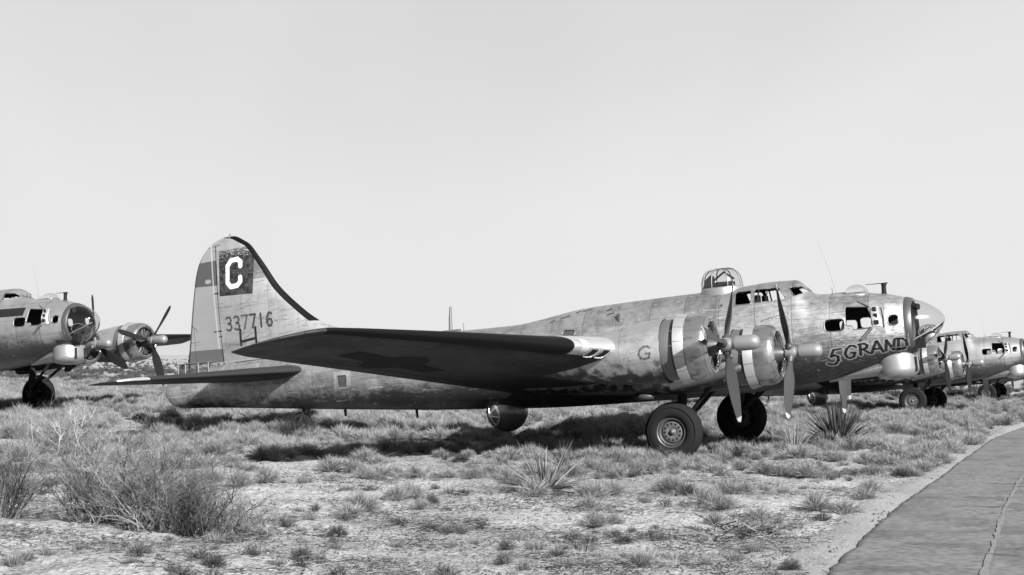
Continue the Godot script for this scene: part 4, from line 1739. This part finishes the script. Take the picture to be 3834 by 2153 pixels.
func jitter() -> Vector3:
	return Vector3(rng.randf_range(-1, 1), rng.randf_range(-0.6, 0.6), rng.randf_range(-1, 1))


func branch(b: Array, p: Vector3, d: Vector3, length: float, r: float, g: float, depth: int) -> void:
	# a crooked stem that forks
	var segs := 4 if depth > 1 else 2
	for s in segs:
		var e := p + d * length / segs
		if depth < 3 and e.y < 0.02:
			return
		var r1 := r * 0.86
		twig(b, p, e, r, r1, g)
		if depth > 0:
			var forks := 1 if rng.randf() < 0.7 else 2
			for j in forks:
				var side := (d + jitter() * 1.05 + Vector3(0, 0.15, 0)).normalized()
				branch(b, e, side, length * rng.randf_range(0.3, 0.55), r1 * 0.62, g * rng.randf_range(0.8, 1.3), depth - 1)
		p = e
		r = r1
		d = (d + jitter() * 0.42 + Vector3(0, 0.05, 0)).normalized()


func yucca(n: int, length: float, lo: float, hi: float, dead: int, e0 := 0.05, w := 0.028) -> ArrayMesh:
	var b := [[], []]
	for k in n:
		var a := rng.randf() * TAU
		var e := rng.randf_range(e0, 1.15 + e0)
		var dir := Vector3(cos(a) * sin(e), cos(e), sin(a) * sin(e))
		blade(b, Vector3(cos(a), 0.0, sin(a)) * 0.07 + Vector3(0, 0.05, 0), dir, length * rng.randf_range(0.5, 1.1), w, rng.randf_range(0.0, 0.12), rng.randf_range(lo, hi), 3)
	for k in dead:
		var a := rng.randf() * TAU
		var dir := Vector3(cos(a), rng.randf_range(-0.05, 0.35), sin(a))
		blade(b, Vector3(cos(a), 0.0, sin(a)) * 0.05 + Vector3(0, 0.04, 0), dir, length * rng.randf_range(0.6, 1.0), 0.03, 0.12, rng.randf_range(0.18, 0.36), 3)
	return plant_mesh(b, M.leaf)


func stuff(called: String, me: ArrayMesh, xf: Array, tint: Array, label: String) -> void:
	var mm := MultiMesh.new()
	mm.transform_format = MultiMesh.TRANSFORM_3D
	mm.use_colors = true
	mm.mesh = me
	mm.instance_count = xf.size()
	for k in xf.size():
		mm.set_instance_transform(k, xf[k])
		mm.set_instance_color(k, Color(tint[k], tint[k], tint[k]))
	var o := MultiMeshInstance3D.new()
	o.multimesh = mm
	var k: int = counts.get(called, 0)
	counts[called] = k + 1
	o.name = called if k == 0 else "%s_%03d" % [called, k]
	add_child(o, true)
	tag(o, label, "grass", "", "stuff")


func clear_of(x: float, z: float, r: float) -> bool:
	if z < -5 and z > -108 and x > edge_x(-z) - 0.25 - r:
		return false
	return true


func spot(x: float, d: float, s: float) -> Transform3D:
	var bs := Basis(Vector3.UP, rng.randf() * TAU).scaled(Vector3(s, s * rng.randf_range(0.8, 1.2), s))
	return Transform3D(bs, Vector3(x, ground_height(x, -d), -d))


func build_plants() -> void:
	# cover nobody could count: fine grass, low scrub and fallen straw
	var kinds := [grass_tuft(60, 0.12, 0.13, 0.2, 0.5), grass_tuft(80, 0.2, 0.22, 0.2, 0.52), scrub(90, 0.2, 0.17, 0.05, 0.2), scrub(260, 0.42, 0.34, 0.16, 0.5)]
	var names := ["short_grass", "dry_grass", "low_scrub", "pale_scrub"]
	var labels := ["short dry grass scattered over the sandy soil", "pale dry grass covering the ground round the bombers", "small grey scrub cushions among the grass", "pale scrub cushions thick on the ground behind the bombers"]
	var xf := [[], [], [], []]
	var tint := [[], [], [], []]
	for k in 60000:
		var d := 13.0 * pow(130.0 / 13.0, pow(rng.randf(), 0.78))
		var x := rng.randf_range(-0.40, 0.40) * d
		if not clear_of(x, -d, 0.1):
			continue
		var cover := 0.36 + 1.9 * nz.get_noise_2d(x * 22.0 + 70.0, d * 22.0) + 0.45 * nf.get_noise_2d(x * 60.0, d * 60.0)
		var want := lerpf(0.035, 0.80, smoothstep(25.0, 46.0, d))
		if rng.randf() > want * clampf(cover * 1.6, 0.02, 1.0):
			continue
		if absf(x + 5.9) < 0.75 and d > 18.0 and d < 24.0:
			continue
		var t := rng.randf()
		var kind := 0 if t < 0.25 else 1 if t < 0.5 else 2 if t < 0.7 else 3
		if kind == 3 and d < 22.0:
			kind = 2
		var size := rng.randf_range(0.55, 1.15) * lerpf(0.75, 1.2, smoothstep(25.0, 60.0, d))
		for w in WHEELS:
			if Vector2(x - w.x, -d - w.z).length() < 0.9:
				size *= 0.7
		xf[kind].append(spot(x, d, size))
		tint[kind].append(rng.randf_range(0.75, 1.25))
	for j in 4:
		stuff(names[j], kinds[j], xf[j], tint[j], labels[j])
	var wx := []
	var wt := []
	for k in 520:
		var d := 14.0 * pow(90.0 / 14.0, rng.randf())
		var x := edge_x(d) - 0.45 + rng.randfn(0.0, 0.28)
		if x > edge_x(d) + 0.05 and rng.randf() < 0.8:
			continue
		wx.append(spot(x, d, rng.randf_range(0.3, 0.8)))
		wt.append(rng.randf_range(0.5, 1.1))
	stuff("verge_grass", kinds[0], wx, wt, "thin grass and weeds growing into the sandy verge")
	# straw and twigs lying on the sand
	var b := [[], []]
	for k in 26:
		var a := rng.randf() * TAU
		var p := Vector3(rng.randf_range(-0.35, 0.35), rng.randf_range(0.0, 0.03), rng.randf_range(-0.35, 0.35))
		var g := rng.randf_range(0.03, 0.16) if rng.randf() < 0.85 else rng.randf_range(0.25, 0.4)
		var q := p + Vector3(cos(a), rng.randf_range(-0.1, 0.25), sin(a)) * rng.randf_range(0.04, 0.16)
		twig(b, p, q, rng.randf_range(0.003, 0.007), 0.003, g)
	var lx := []
	var lt := []
	for k in 9000:
		var d := 13.0 * pow(55.0 / 13.0, pow(rng.randf(), 0.9))
		var x := rng.randf_range(-0.40, 0.40) * d
		if clear_of(x, -d, 0.2) and rng.randf() < 0.30 + 1.2 * nz.get_noise_2d(x * 40.0, d * 40.0):
			lx.append(spot(x, d, rng.randf_range(0.6, 1.2)))
			lt.append(rng.randf_range(0.7, 1.2))
	stuff("straw_litter", plant_mesh(b, M.leaf), lx, lt, "dead straw and twigs strewn over the sand")
	# clods and pebbles
	var pb := MB.new()
	for k in 14:
		var c := Vector3(rng.randf_range(-0.4, 0.4), 0.0, rng.randf_range(-0.4, 0.4))
		var r := rng.randf_range(0.004, 0.015)
		pb.tube([c - Vector3(0, r * 0.5, 0), c + Vector3(r * 0.3, r * 0.2, 0), c + Vector3(r * 0.4, r * 0.7, r * 0.2)], [r, r * 1.1, r * 0.5], 6)
	var px := []
	var pt := []
	for k in 3500:
		var d := 13.0 * pow(42.0 / 13.0, rng.randf())
		var x := rng.randf_range(-0.38, 0.38) * d
		if nz.get_noise_2d(x * 50.0 + 30.0, d * 50.0) > -0.05 and clear_of(x, -d, 0.2):
			px.append(spot(x, d, rng.randf_range(0.6, 1.3)))
			pt.append(rng.randf_range(0.6, 1.3))
	stuff("pebbles", pb.mesh(M.clod), px, pt, "small stones and clods lying on the soil")
	# far brush that breaks the edge of the plain
	var fx := []
	var ft := []
	for k in 5200:
		var d := 120.0 * pow(900.0 / 120.0, rng.randf())
		var x := rng.randf_range(-0.42, 0.42) * d
		fx.append(Transform3D(Basis(Vector3.UP, rng.randf() * TAU).scaled(Vector3.ONE * rng.randf_range(1.5, 4.0)), Vector3(x, plain_height(x, -d), -d)))
		ft.append(rng.randf_range(0.5, 1.0))
	stuff("distant_brush", kinds[2], fx, ft, "far brush out on the plain towards the horizon")
	# tufts one can tell apart in the foreground
	var protos := [grass_tuft(200, 0.15, 0.24, 0.05, 0.26, 0.006), grass_tuft(260, 0.2, 0.24, 0.08, 0.36, 0.006), grass_tuft(170, 0.12, 0.20, 0.04, 0.22, 0.006), scrub(220, 0.24, 0.22, 0.04, 0.16), grass_tuft(360, 0.26, 0.30, 0.08, 0.36, 0.007)]
	for q in TUFTS:
		var o := MeshInstance3D.new()
		o.mesh = protos[q[3]]
		var k: int = counts.get("grass_tuft", 0)
		counts["grass_tuft"] = k + 1
		o.name = "grass_tuft" if k == 0 else "grass_tuft_%03d" % k
		add_child(o, true)
		o.transform = spot(q[0], q[1], q[2])
		tag(o, tuft_label(q), "grass tuft", "dry grass tufts in the foreground")
	# shrubs, yuccas and the pile of dead branches
	for q in [
		["desert_bush", twig_bush(95, 0.85, 2.1, 0.04, 0.27, 0.5), -5.05, 20.4, 1.0, "tall twiggy bush at the left, with bare forked stems leaning left", "bush", "twiggy bushes in the left foreground"],
		["desert_bush", twig_bush(90, 0.8, 1.8, 0.035, 0.25, 0.5), -4.35, 20.1, 1.0, "dense twiggy bush in the middle of the left foreground clump", "bush", "twiggy bushes in the left foreground"],
		["desert_bush", twig_bush(55, 0.55, 1.2, 0.02, 0.14, 0.6), -3.75, 19.7, 1.0, "lower dark twiggy bush at the right end of the left foreground clump", "bush", "twiggy bushes in the left foreground"],
		["desert_bush", twig_bush(55, 0.6, 1.6, 0.03, 0.18, 0.5), -6.85, 20.9, 1.0, "twiggy bush cut off by the left edge of the photograph", "bush", "twiggy bushes in the left foreground"],
		["desert_bush", twig_bush(60, 1.1, 1.3, 0.10, 0.32, 0.5), -9.4, 33.5, 1.1, "pale wispy bush on the left, in front of the dark landing wheel", "bush", ""],
		["desert_bush", twig_bush(24, 0.3, 0.42, 0.1, 0.26, 0.6), -3.15, 19.35, 1.0, "small bush right of the large twiggy clump", "bush", ""],
		["desert_bush", twig_bush(40, 0.5, 0.8, 0.10, 0.28, 1.2), 2.1, 30.6, 1.0, "spreading low bush between the big yucca and the tyre", "bush", ""],
		["desert_bush", twig_bush(70, 0.6, 1.0, 0.01, 0.05, 0.8), -5.9, 43.6, 1.0, "dark low bush in front of the tail wheel under the rear fuselage", "bush", ""],
		["yucca", yucca(100, 0.70, 0.05, 0.36, 80, 0.3, 0.022), 0.55, 26.7, 1.4, "spiky yucca with fallen grey leaves in the middle foreground", "yucca", ""],
		["yucca", yucca(110, 0.75, 0.16, 0.42, 16, 0.05, 0.02), 7.25, 41.0, 1.15, "pale yucca under the inner propeller blade", "yucca", ""],
		["yucca", yucca(260, 0.85, 0.02, 0.08, 6), 9.1, 44.5, 1.5, "dark dense yucca right of the inner propeller", "yucca", ""],
		["yucca", yucca(30, 0.6, 0.04, 0.12, 4), 1.1, 33.6, 1.1, "dark yucca in the shade behind the big yucca", "yucca", ""],
	]:
		var o := put(self, q[0], q[1])
		o.transform = spot(q[2], q[3], q[4])
		tag(o, q[5], q[6], q[7])
	var db := [[], []]
	for k in 60:
		var a := rng.randfn(0.0, 0.9) + (PI if rng.randf() < 0.4 else 0.0)
		var p := Vector3(rng.randf_range(-0.45, 0.45), rng.randf_range(0.02, 0.12), rng.randf_range(-0.35, 0.35))
		branch(db, p, Vector3(cos(a), rng.randf_range(-0.05, 0.45), sin(a)).normalized(), rng.randf_range(0.25, 0.6), rng.randf_range(0.006, 0.013), rng.randf_range(0.04, 0.36), 3 if k % 6 == 0 else 0)
	var pile := put(self, "branch_pile", plant_mesh(db, M.leaf))
	pile.transform = Transform3D(Basis.IDENTITY, Vector3(2.95, ground_height(2.95, -20.6), -20.6))
	tag(pile, "heap of dead branches lying on the ground near the asphalt", "branches")


const MARKS := [["the large yucca", 0.55, 26.9], ["the twiggy bush clump", -4.2, 19.8], ["the heap of dead branches", 2.95, 20.6], ["the nearest tyre", 4.0, 37.9], ["the pale yucca", 7.25, 41.0], ["the dark dense yucca", 9.1, 45.0], ["the dark ball under the belly", -0.3, 43.0], ["the bush cut off at the left edge", -6.75, 20.9]]
var used_labels := {}


func tuft_label(q: Array) -> String:
	# what it looks like and what it stands beside
	var look_of: String = ["wispy", "full pale", "thin", "dark scrubby", "broad dense"][q[3]]
	var size_of := "small " if q[2] < 0.85 else "tall " if q[2] > 1.35 else ""
	var best := ""
	var gap := 1e9
	var off := Vector2.ZERO
	for m in MARKS:
		var d := Vector2(q[0] - m[1], m[2] - q[1])
		if d.length() < gap:
			gap = d.length()
			best = m[0]
			off = d
	var e := absf(q[0] - edge_x(q[1]))
	var place := "in front of" if off.y > 0 else "behind"
	if absf(off.x) > absf(off.y):
		place = "left of" if off.x < 0 else "right of"
	if e < minf(gap, 1.6):
		best = "the asphalt edge"
		gap = e
		place = "left of"
	var how := "close " if gap < 1.3 else "just " if gap < 2.4 else "a few steps " if gap < 4.5 else "well "
	var text := "%s%s grass tuft %s%s %s" % [size_of, look_of, how, place, best]
	var n: int = used_labels.get(text, 0)
	used_labels[text] = n + 1
	var order: Array = ["", "second nearest ", "third nearest ", "fourth nearest ", "fifth nearest "]
	return (order[mini(n, 4)] + text).replace("a few steps ", "further ")


# x, distance, size, kind: read off the photograph's ground
const TUFTS := [
	[-3.60, 27.71, 0.73, 4],
	[-3.99, 27.76, 0.63, 2],
	[-2.75, 26.51, 0.71, 1],
	[-2.60, 27.53, 0.60, 2],
	[-2.37, 21.47, 0.69, 1],
	[-3.09, 23.02, 0.60, 2],
	[-2.63, 20.82, 0.60, 2],
	[-2.13, 19.51, 0.60, 3],
	[-1.35, 18.75, 0.60, 0],
	[-0.75, 19.13, 0.60, 0],
	[-0.46, 19.39, 0.60, 2],
	[-1.36, 28.78, 0.60, 0],
	[-1.98, 30.09, 0.60, 1],
	[-1.10, 34.74, 0.93, 3],
	[-1.72, 31.06, 0.70, 2],
	[-0.66, 30.12, 0.75, 1],
	[-3.18, 19.32, 0.60, 1],
	[-2.40, 16.41, 0.60, 0],
	[-2.23, 16.97, 0.60, 3],
	[-1.98, 17.82, 0.60, 0],
	[-0.80, 25.70, 0.60, 3],
	[-1.21, 23.97, 0.60, 3],
	[-2.35, 23.93, 0.60, 2],
	[-4.71, 29.30, 0.60, 2],
	[-2.55, 24.91, 0.60, 2],
	[-0.29, 28.91, 0.77, 1],
	[2.12, 25.42, 0.68, 1],
	[2.90, 26.34, 0.94, 3],
	[3.33, 24.78, 0.75, 1],
	[0.28, 18.71, 0.60, 4],
	[0.48, 18.11, 0.60, 0],
	[-0.03, 18.03, 0.60, 1],
	[0.13, 16.92, 0.60, 0],
	[0.94, 18.19, 0.60, 0],
	[1.39, 17.45, 0.60, 4],
	[1.83, 17.98, 0.60, 4],
	[1.91, 17.76, 0.60, 2],
	[2.11, 17.45, 0.60, 0],
	[2.53, 18.34, 0.60, 4],
	[1.97, 21.23, 0.60, 0],
	[0.06, 20.07, 0.60, 1],
	[1.42, 20.18, 0.60, 3],
	[0.54, 16.77, 0.60, 1],
	[3.99, 33.75, 0.78, 3],
	[3.18, 31.21, 0.83, 1],
	[4.65, 35.24, 0.69, 3],
	[4.34, 38.03, 0.60, 3],
	[1.81, 36.66, 0.72, 1],
	[2.14, 34.89, 0.75, 1],
	[2.83, 18.77, 0.60, 4],
	[3.01, 17.26, 0.60, 3],
	[5.85, 26.30, 0.60, 4],
	[3.97, 22.32, 0.60, 4],
	[3.77, 22.64, 0.60, 0],
	[5.83, 28.70, 0.72, 1],
	[7.22, 34.73, 0.80, 1],
	[7.30, 33.53, 0.68, 0],
	[7.93, 32.57, 0.87, 3],
	[9.14, 41.99, 0.94, 0],
	[9.55, 41.53, 0.93, 0],
	[10.15, 42.35, 0.78, 0],
	[10.96, 42.04, 1.20, 0],
	[5.81, 30.57, 0.65, 1],
	[4.54, 26.74, 0.60, 1],
	[5.22, 28.55, 0.72, 2],
	[5.13, 24.31, 0.73, 2],
	[4.74, 24.23, 0.60, 1],
	[14.09, 53.03, 1.20, 2],
	[18.79, 62.84, 1.23, 1],
	[16.71, 59.41, 1.19, 2],
	[11.00, 47.49, 0.85, 1],
	[6.78, 43.67, 0.93, 1],
	[6.44, 40.42, 0.90, 0],
	[-9.24, 40.63, 1.12, 2],
	[-9.04, 40.04, 0.64, 3],
	[-10.68, 36.94, 0.72, 3],
	[-11.04, 35.70, 0.72, 2],
	[-10.56, 35.35, 0.69, 1],
	[-6.41, 33.88, 0.90, 3],
	[-5.48, 29.08, 0.62, 1],
	[-4.62, 28.35, 0.60, 2],
	[-5.62, 24.06, 0.60, 2],
	[-4.52, 16.71, 0.60, 2],
	[-3.84, 16.08, 0.60, 0],
	[-3.02, 16.21, 0.60, 3],
	[-3.76, 17.52, 0.60, 2],
	[-8.75, 29.86, 0.60, 3],
	[-3.29, 19.74, 0.60, 1],
	[-3.61, 19.38, 0.60, 1],
	[-4.97, 15.91, 0.60, 4],
	[-4.75, 16.35, 0.60, 1],
	[8.32, 27.13, 0.60, 0],
	[7.34, 24.37, 0.60, 2],
	[7.93, 25.03, 0.60, 0],
	[6.41, 23.97, 0.60, 2],
	[7.20, 24.87, 0.60, 2],
	[5.06, 19.90, 0.60, 2],
]


# ---------------------------------------------------------------- scene
func materials() -> void:
	var dent := FastNoiseLite.new()
	dent.seed = 5
	dent.frequency = 0.02
	dent.fractal_octaves = 3
	var im := Image.create(512, 256, false, Image.FORMAT_L8)
	for y in 256:
		for x in 512:
			var v := 0.5 + 0.5 * dent.get_noise_2d(x * 1.0, y * 2.2)
			im.set_pixel(x, y, Color(v, v, v))
	im.convert(Image.FORMAT_RGB8)
	var dents := ImageTexture.create_from_image(im)
	M.skin_main = mat(1.0, 0.46, 0.80)
	M.skin_main.albedo_texture = fuselage_paint().texture()
	M.skin = mat(1.0, 0.42, 0.82)
	M.skin.albedo_texture = belly_shade_and_grime(metal_paint(1024, 256, 23.0, 3.8, 0.28, 0.48, 0.35), 0.75).texture()  # lower half darkened in the colour, standing in for underside shade
	M.fin_main = mat(1.0, 0.42, 0.55)
	M.fin_main.albedo_texture = fin_paint(true).texture()
	M.fin = mat(1.0, 0.42, 0.6)
	M.fin.albedo_texture = fin_paint(false).texture()
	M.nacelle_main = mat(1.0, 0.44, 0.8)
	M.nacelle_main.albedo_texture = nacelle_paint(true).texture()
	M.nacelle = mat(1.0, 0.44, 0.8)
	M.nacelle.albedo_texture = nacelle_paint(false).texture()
	var cw := metal_paint(512, 256, 4.0, 4.0, 0.28, 0.44, 0.35)
	for k in 30:
		scribble(cw, Vector2(rng.randf_range(396, 480), rng.randf_range(0, 256)), rng.randf_range(8, 24), rng.randf_range(2, 4), 0.0, 0.06, rng.randf_range(0.4, 0.8), 0.5)
	M.cowl = mat(1.0, 0.24, 0.88)
	M.cowl.albedo_texture = cw.texture()
	for k in ["skin_main", "skin", "nacelle_main", "cowl"]:
		M[k].heightmap_enabled = true
		M[k].heightmap_texture = dents
		M[k].heightmap_scale = 1.2
	M.flap = mat(0.42, 0.38, 0.7)
	M.satin = mat(0.34, 0.36, 0.75)
	M.satin_dark = mat(0.16, 0.35, 0.7)
	M.bright = mat(0.62, 0.32, 0.8)
	M.dull = mat(0.14, 0.5, 0.6)
	M.frame = mat(0.15, 0.45, 0.7)
	M.ringm = mat(0.07, 0.45, 0.5)
	M.engine = mat(0.06, 0.5, 0.5)
	M.hub = mat(0.20, 0.4, 0.4)
	M.blade = mat(0.034, 0.55, 0.0)
	M.blade_dark = mat(0.012, 0.5, 0.1)
	M.tip = mat(0.22, 0.5, 0.0)
	M.iron = mat(0.02, 0.55, 0.3)
	M.tyre = mat(0.011, 0.85)
	M.rim = mat(0.06, 0.5, 0.4)
	M.hubplate = mat(0.10, 0.5, 0.4)
	M.black = mat(0.012, 0.6)
	M.inside = mat(0.05, 0.8)
	M.boot = mat(0.004, 0.55)
	M.boot_grey = mat(0.022, 0.55)
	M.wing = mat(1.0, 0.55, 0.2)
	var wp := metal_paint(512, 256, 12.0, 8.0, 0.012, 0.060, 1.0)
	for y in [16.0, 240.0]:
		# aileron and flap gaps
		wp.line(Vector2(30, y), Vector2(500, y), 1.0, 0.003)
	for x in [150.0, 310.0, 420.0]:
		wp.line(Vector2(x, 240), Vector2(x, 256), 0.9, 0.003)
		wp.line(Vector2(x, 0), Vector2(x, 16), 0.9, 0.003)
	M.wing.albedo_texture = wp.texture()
	M.starm = mat(0.003, 0.6)
	for k in ["wing", "boot", "boot_grey", "tyre", "iron", "black", "starm", "blade", "blade_dark", "inside"]:
		M[k].metallic_specular = 0.2
	M.lens = mat(0.5, 0.15, 0.5)
	var gl := StandardMaterial3D.new()
	gl.albedo_color = Color(0.16, 0.16, 0.16, 0.10)
	gl.transparency = BaseMaterial3D.TRANSPARENCY_ALPHA
	gl.roughness = 0.12
	M.plexi = gl
	var du := StandardMaterial3D.new()
	du.albedo_color = Color(0.3, 0.3, 0.3, 0.6)
	du.transparency = BaseMaterial3D.TRANSPARENCY_ALPHA
	du.roughness = 0.2
	M.dusty = du
	M.soil = mat(1.0, 0.95)
	M.soil.vertex_color_use_as_albedo = true
	var g := Paint.new(512, 512, 0.0)
	var gn := FastNoiseLite.new()
	gn.seed = 11
	gn.frequency = 0.03
	gn.fractal_octaves = 4
	for y in 512:
		for x in 512:
			# seamless by crossfading
			var u := smoothstep(384.0, 512.0, x)
			var w := smoothstep(384.0, 512.0, y)
			var a := lerpf(gn.get_noise_2d(x, y), gn.get_noise_2d(x - 512.0, y), u)
			var c := lerpf(gn.get_noise_2d(x, y - 512.0), gn.get_noise_2d(x - 512.0, y - 512.0), u)
			g.d[y * 512 + x] = clampf(0.74 + 0.55 * lerpf(a, c, w), 0.1, 1.0)
	for k in 2600:
		var p := Vector2(rng.randf_range(0, 512), rng.randf_range(0, 512))
		g.line(p, p + Vector2(rng.randf_range(-4, 4), rng.randf_range(-4, 4)), rng.randf_range(0.2, 1.2), 0.3 if rng.randf() < 0.7 else 1.0, rng.randf_range(0.3, 0.9))
	M.soil.albedo_texture = g.texture()
	M.soil.uv1_triplanar = true
	M.soil.uv1_world_triplanar = true
	M.soil.uv1_scale = Vector3.ONE * 0.62
	M.soil.heightmap_enabled = true
	M.soil.heightmap_texture = M.soil.albedo_texture
	M.soil.heightmap_scale = 6.0
	M.sand = mat(0.27, 0.95)
	M.sand.albedo_texture = M.soil.albedo_texture
	M.sand.uv1_triplanar = true
	M.sand.uv1_world_triplanar = true
	M.verge = M.sand.duplicate()
	M.verge.albedo_color = lin(0.23)
	M.filler = mat(0.17, 0.95)
	M.filler.albedo_texture = M.soil.albedo_texture
	M.filler.uv1_triplanar = true
	M.filler.uv1_world_triplanar = true
	M.asphalt = mat(0.145, 0.9)
	M.asphalt.albedo_texture = M.soil.albedo_texture
	M.asphalt.uv1_triplanar = true
	M.asphalt.uv1_world_triplanar = true
	M.asphalt.vertex_color_use_as_albedo = true
	M.asphalt.uv1_scale = Vector3.ONE * 0.33
	M.hill = mat(0.21, 1.0)
	M.clod = mat(0.06, 0.95)
	M.clod.vertex_color_use_as_albedo = true
	M.leaf = mat(0.5, 0.8)
	M.leaf.vertex_color_use_as_albedo = true
	M.leaf.backlight_enabled = true
	M.leaf.backlight = Color(0.35, 0.35, 0.35)


func set_down(o: Node3D, x: float, d: float, yaw: float, pitch: float, roll: float, dy: float) -> void:
	var b := Basis(Vector3.UP, -yaw) * Basis(Vector3.BACK, pitch) * Basis(Vector3.RIGHT, -roll)
	o.transform = Transform3D(b, Vector3(x, dy, -d) + b * Vector3(0, 0.19, 0))


func _ready() -> void:
	rng.seed = 7
	nz.seed = 3
	nz.frequency = 0.01
	nz.fractal_octaves = 4
	nf.seed = 8
	nf.frequency = 0.01
	nf.fractal_octaves = 3
	var cam := Camera3D.new()
	cam.name = "camera"
	cam.fov = 20.54
	cam.near = 0.5
	cam.far = 20000.0
	cam.position = Vector3(0, 2.682, 0)
	cam.rotation_degrees = Vector3(2.4224, 0, 0)
	add_child(cam)
	cam.current = true
	# hazy white sky, duller towards the zenith, with faint veils of cloud
	var sky_im := Image.create(1024, 512, false, Image.FORMAT_RGBF)
	var cl := FastNoiseLite.new()
	cl.seed = 21
	cl.frequency = 1.0
	cl.fractal_octaves = 5
	for y in 512:
		var el := PI * (0.5 - (y + 0.5) / 512.0)
		for x in 1024:
			var az := TAU * (x + 0.5) / 1024.0
			var dv := Vector3(cos(az) * cos(el), sin(el), sin(az) * cos(el))
			var l := 0.825 * exp(-maxf(el - 0.09, 0.0) / 1.25)
			var p := dv / maxf(dv.y + 0.22, 0.05)
			l *= 1.0 + (0.03 + 0.10 * smoothstep(0.05, 0.20, el)) * cl.get_noise_3d(p.x * 0.25 + 0.18 * p.z, p.z * 0.8, 2.0)
			if el < 0:
				l = lerpf(0.84, 0.4, clampf(-el * 4.0, 0, 1))
			sky_im.set_pixel(x, y, Color(l, l, l))
	var pm := PanoramaSkyMaterial.new()
	pm.panorama = ImageTexture.create_from_image(sky_im)
	var env := Environment.new()
	env.background_mode = Environment.BG_SKY
	env.sky = Sky.new()
	env.sky.sky_material = pm
	env.background_energy_multiplier = 0.38
	env.tonemap_mode = Environment.TONE_MAPPER_LINEAR
	env.tonemap_exposure = 2.6
	env.sdfgi_enabled = true
	env.ssao_enabled = true
	env.ssil_enabled = true
	var we := WorldEnvironment.new()
	we.name = "world_environment"
	we.environment = env
	add_child(we)
	var sun := DirectionalLight3D.new()
	sun.name = "sun"
	sun.light_energy = 1.6
	sun.light_color = Color(1, 1, 1)
	sun.light_angular_distance = 0.5
	sun.shadow_enabled = true
	var az := deg_to_rad(28.0)
	var el := deg_to_rad(29.0)
	add_child(sun)
	sun.look_at_from_position(Vector3.ZERO, -Vector3(sin(az) * cos(el), sin(el), cos(az) * cos(el)))
	materials()
	hole_shapes()
	build_ground()
	build_road()
	build_hills()
	var a := bomber("bomber_aircraft", true, [0.384, 2.9, 3.21, 0.20])
	set_down(a, 5.226, 41.207, 0.391, 0.0947, -0.0173, 0.0)
	tag(a, "nearest bare metal bomber with 5 GRAND on its nose", "aircraft")
	var b := bomber("bomber_aircraft_001", false, [0.42, 2.9, 3.15, 0.30])
	set_down(b, 22.0, 84.6, 0.415, 0.108, 0.02, -0.648)
	tag(b, "bomber parked behind the painted nose, its cockpit and hatch showing at the right edge", "aircraft", "bombers parked behind the nearest one")
	var c: Node3D = b.duplicate()
	c.name = "bomber_aircraft_002"
	add_child(c, true)
	set_down(c, 38.8, 128.0, 0.42, 0.10, 0.0, -1.22)
	tag(c, "farthest bomber at the right edge, mostly hidden behind the one before it", "aircraft", "bombers parked behind the nearest one")
	var e := bomber("bomber_aircraft_003", false, [0.17, 1.52, 1.0, 0.2])
	set_down(e, -18.78, 54.81, 0.518, 0.070, 0.022, 0.396)
	tag(e, "bomber at the left edge facing right, its glazed nose and two propellers showing", "aircraft", "bombers parked behind the nearest one")
	put(e, "painted_stripe", part("stripe", func():
		var mb := MB.new()
		var rows := []
		for k in 20:
			var s := lerpf(2.55, 5.2, k / 19.0)
			var row := PackedVector3Array()
			for j in 5:
				var z := lerpf(0.34, 0.62, j / 4.0) + 0.05 * (s - 2.5) * 0.2
				row.append(P(s, half_width(s, z) + 0.006, z))
			rows.append(row)
		mb.grid(rows)
		return mb, M.black))
	build_plants()
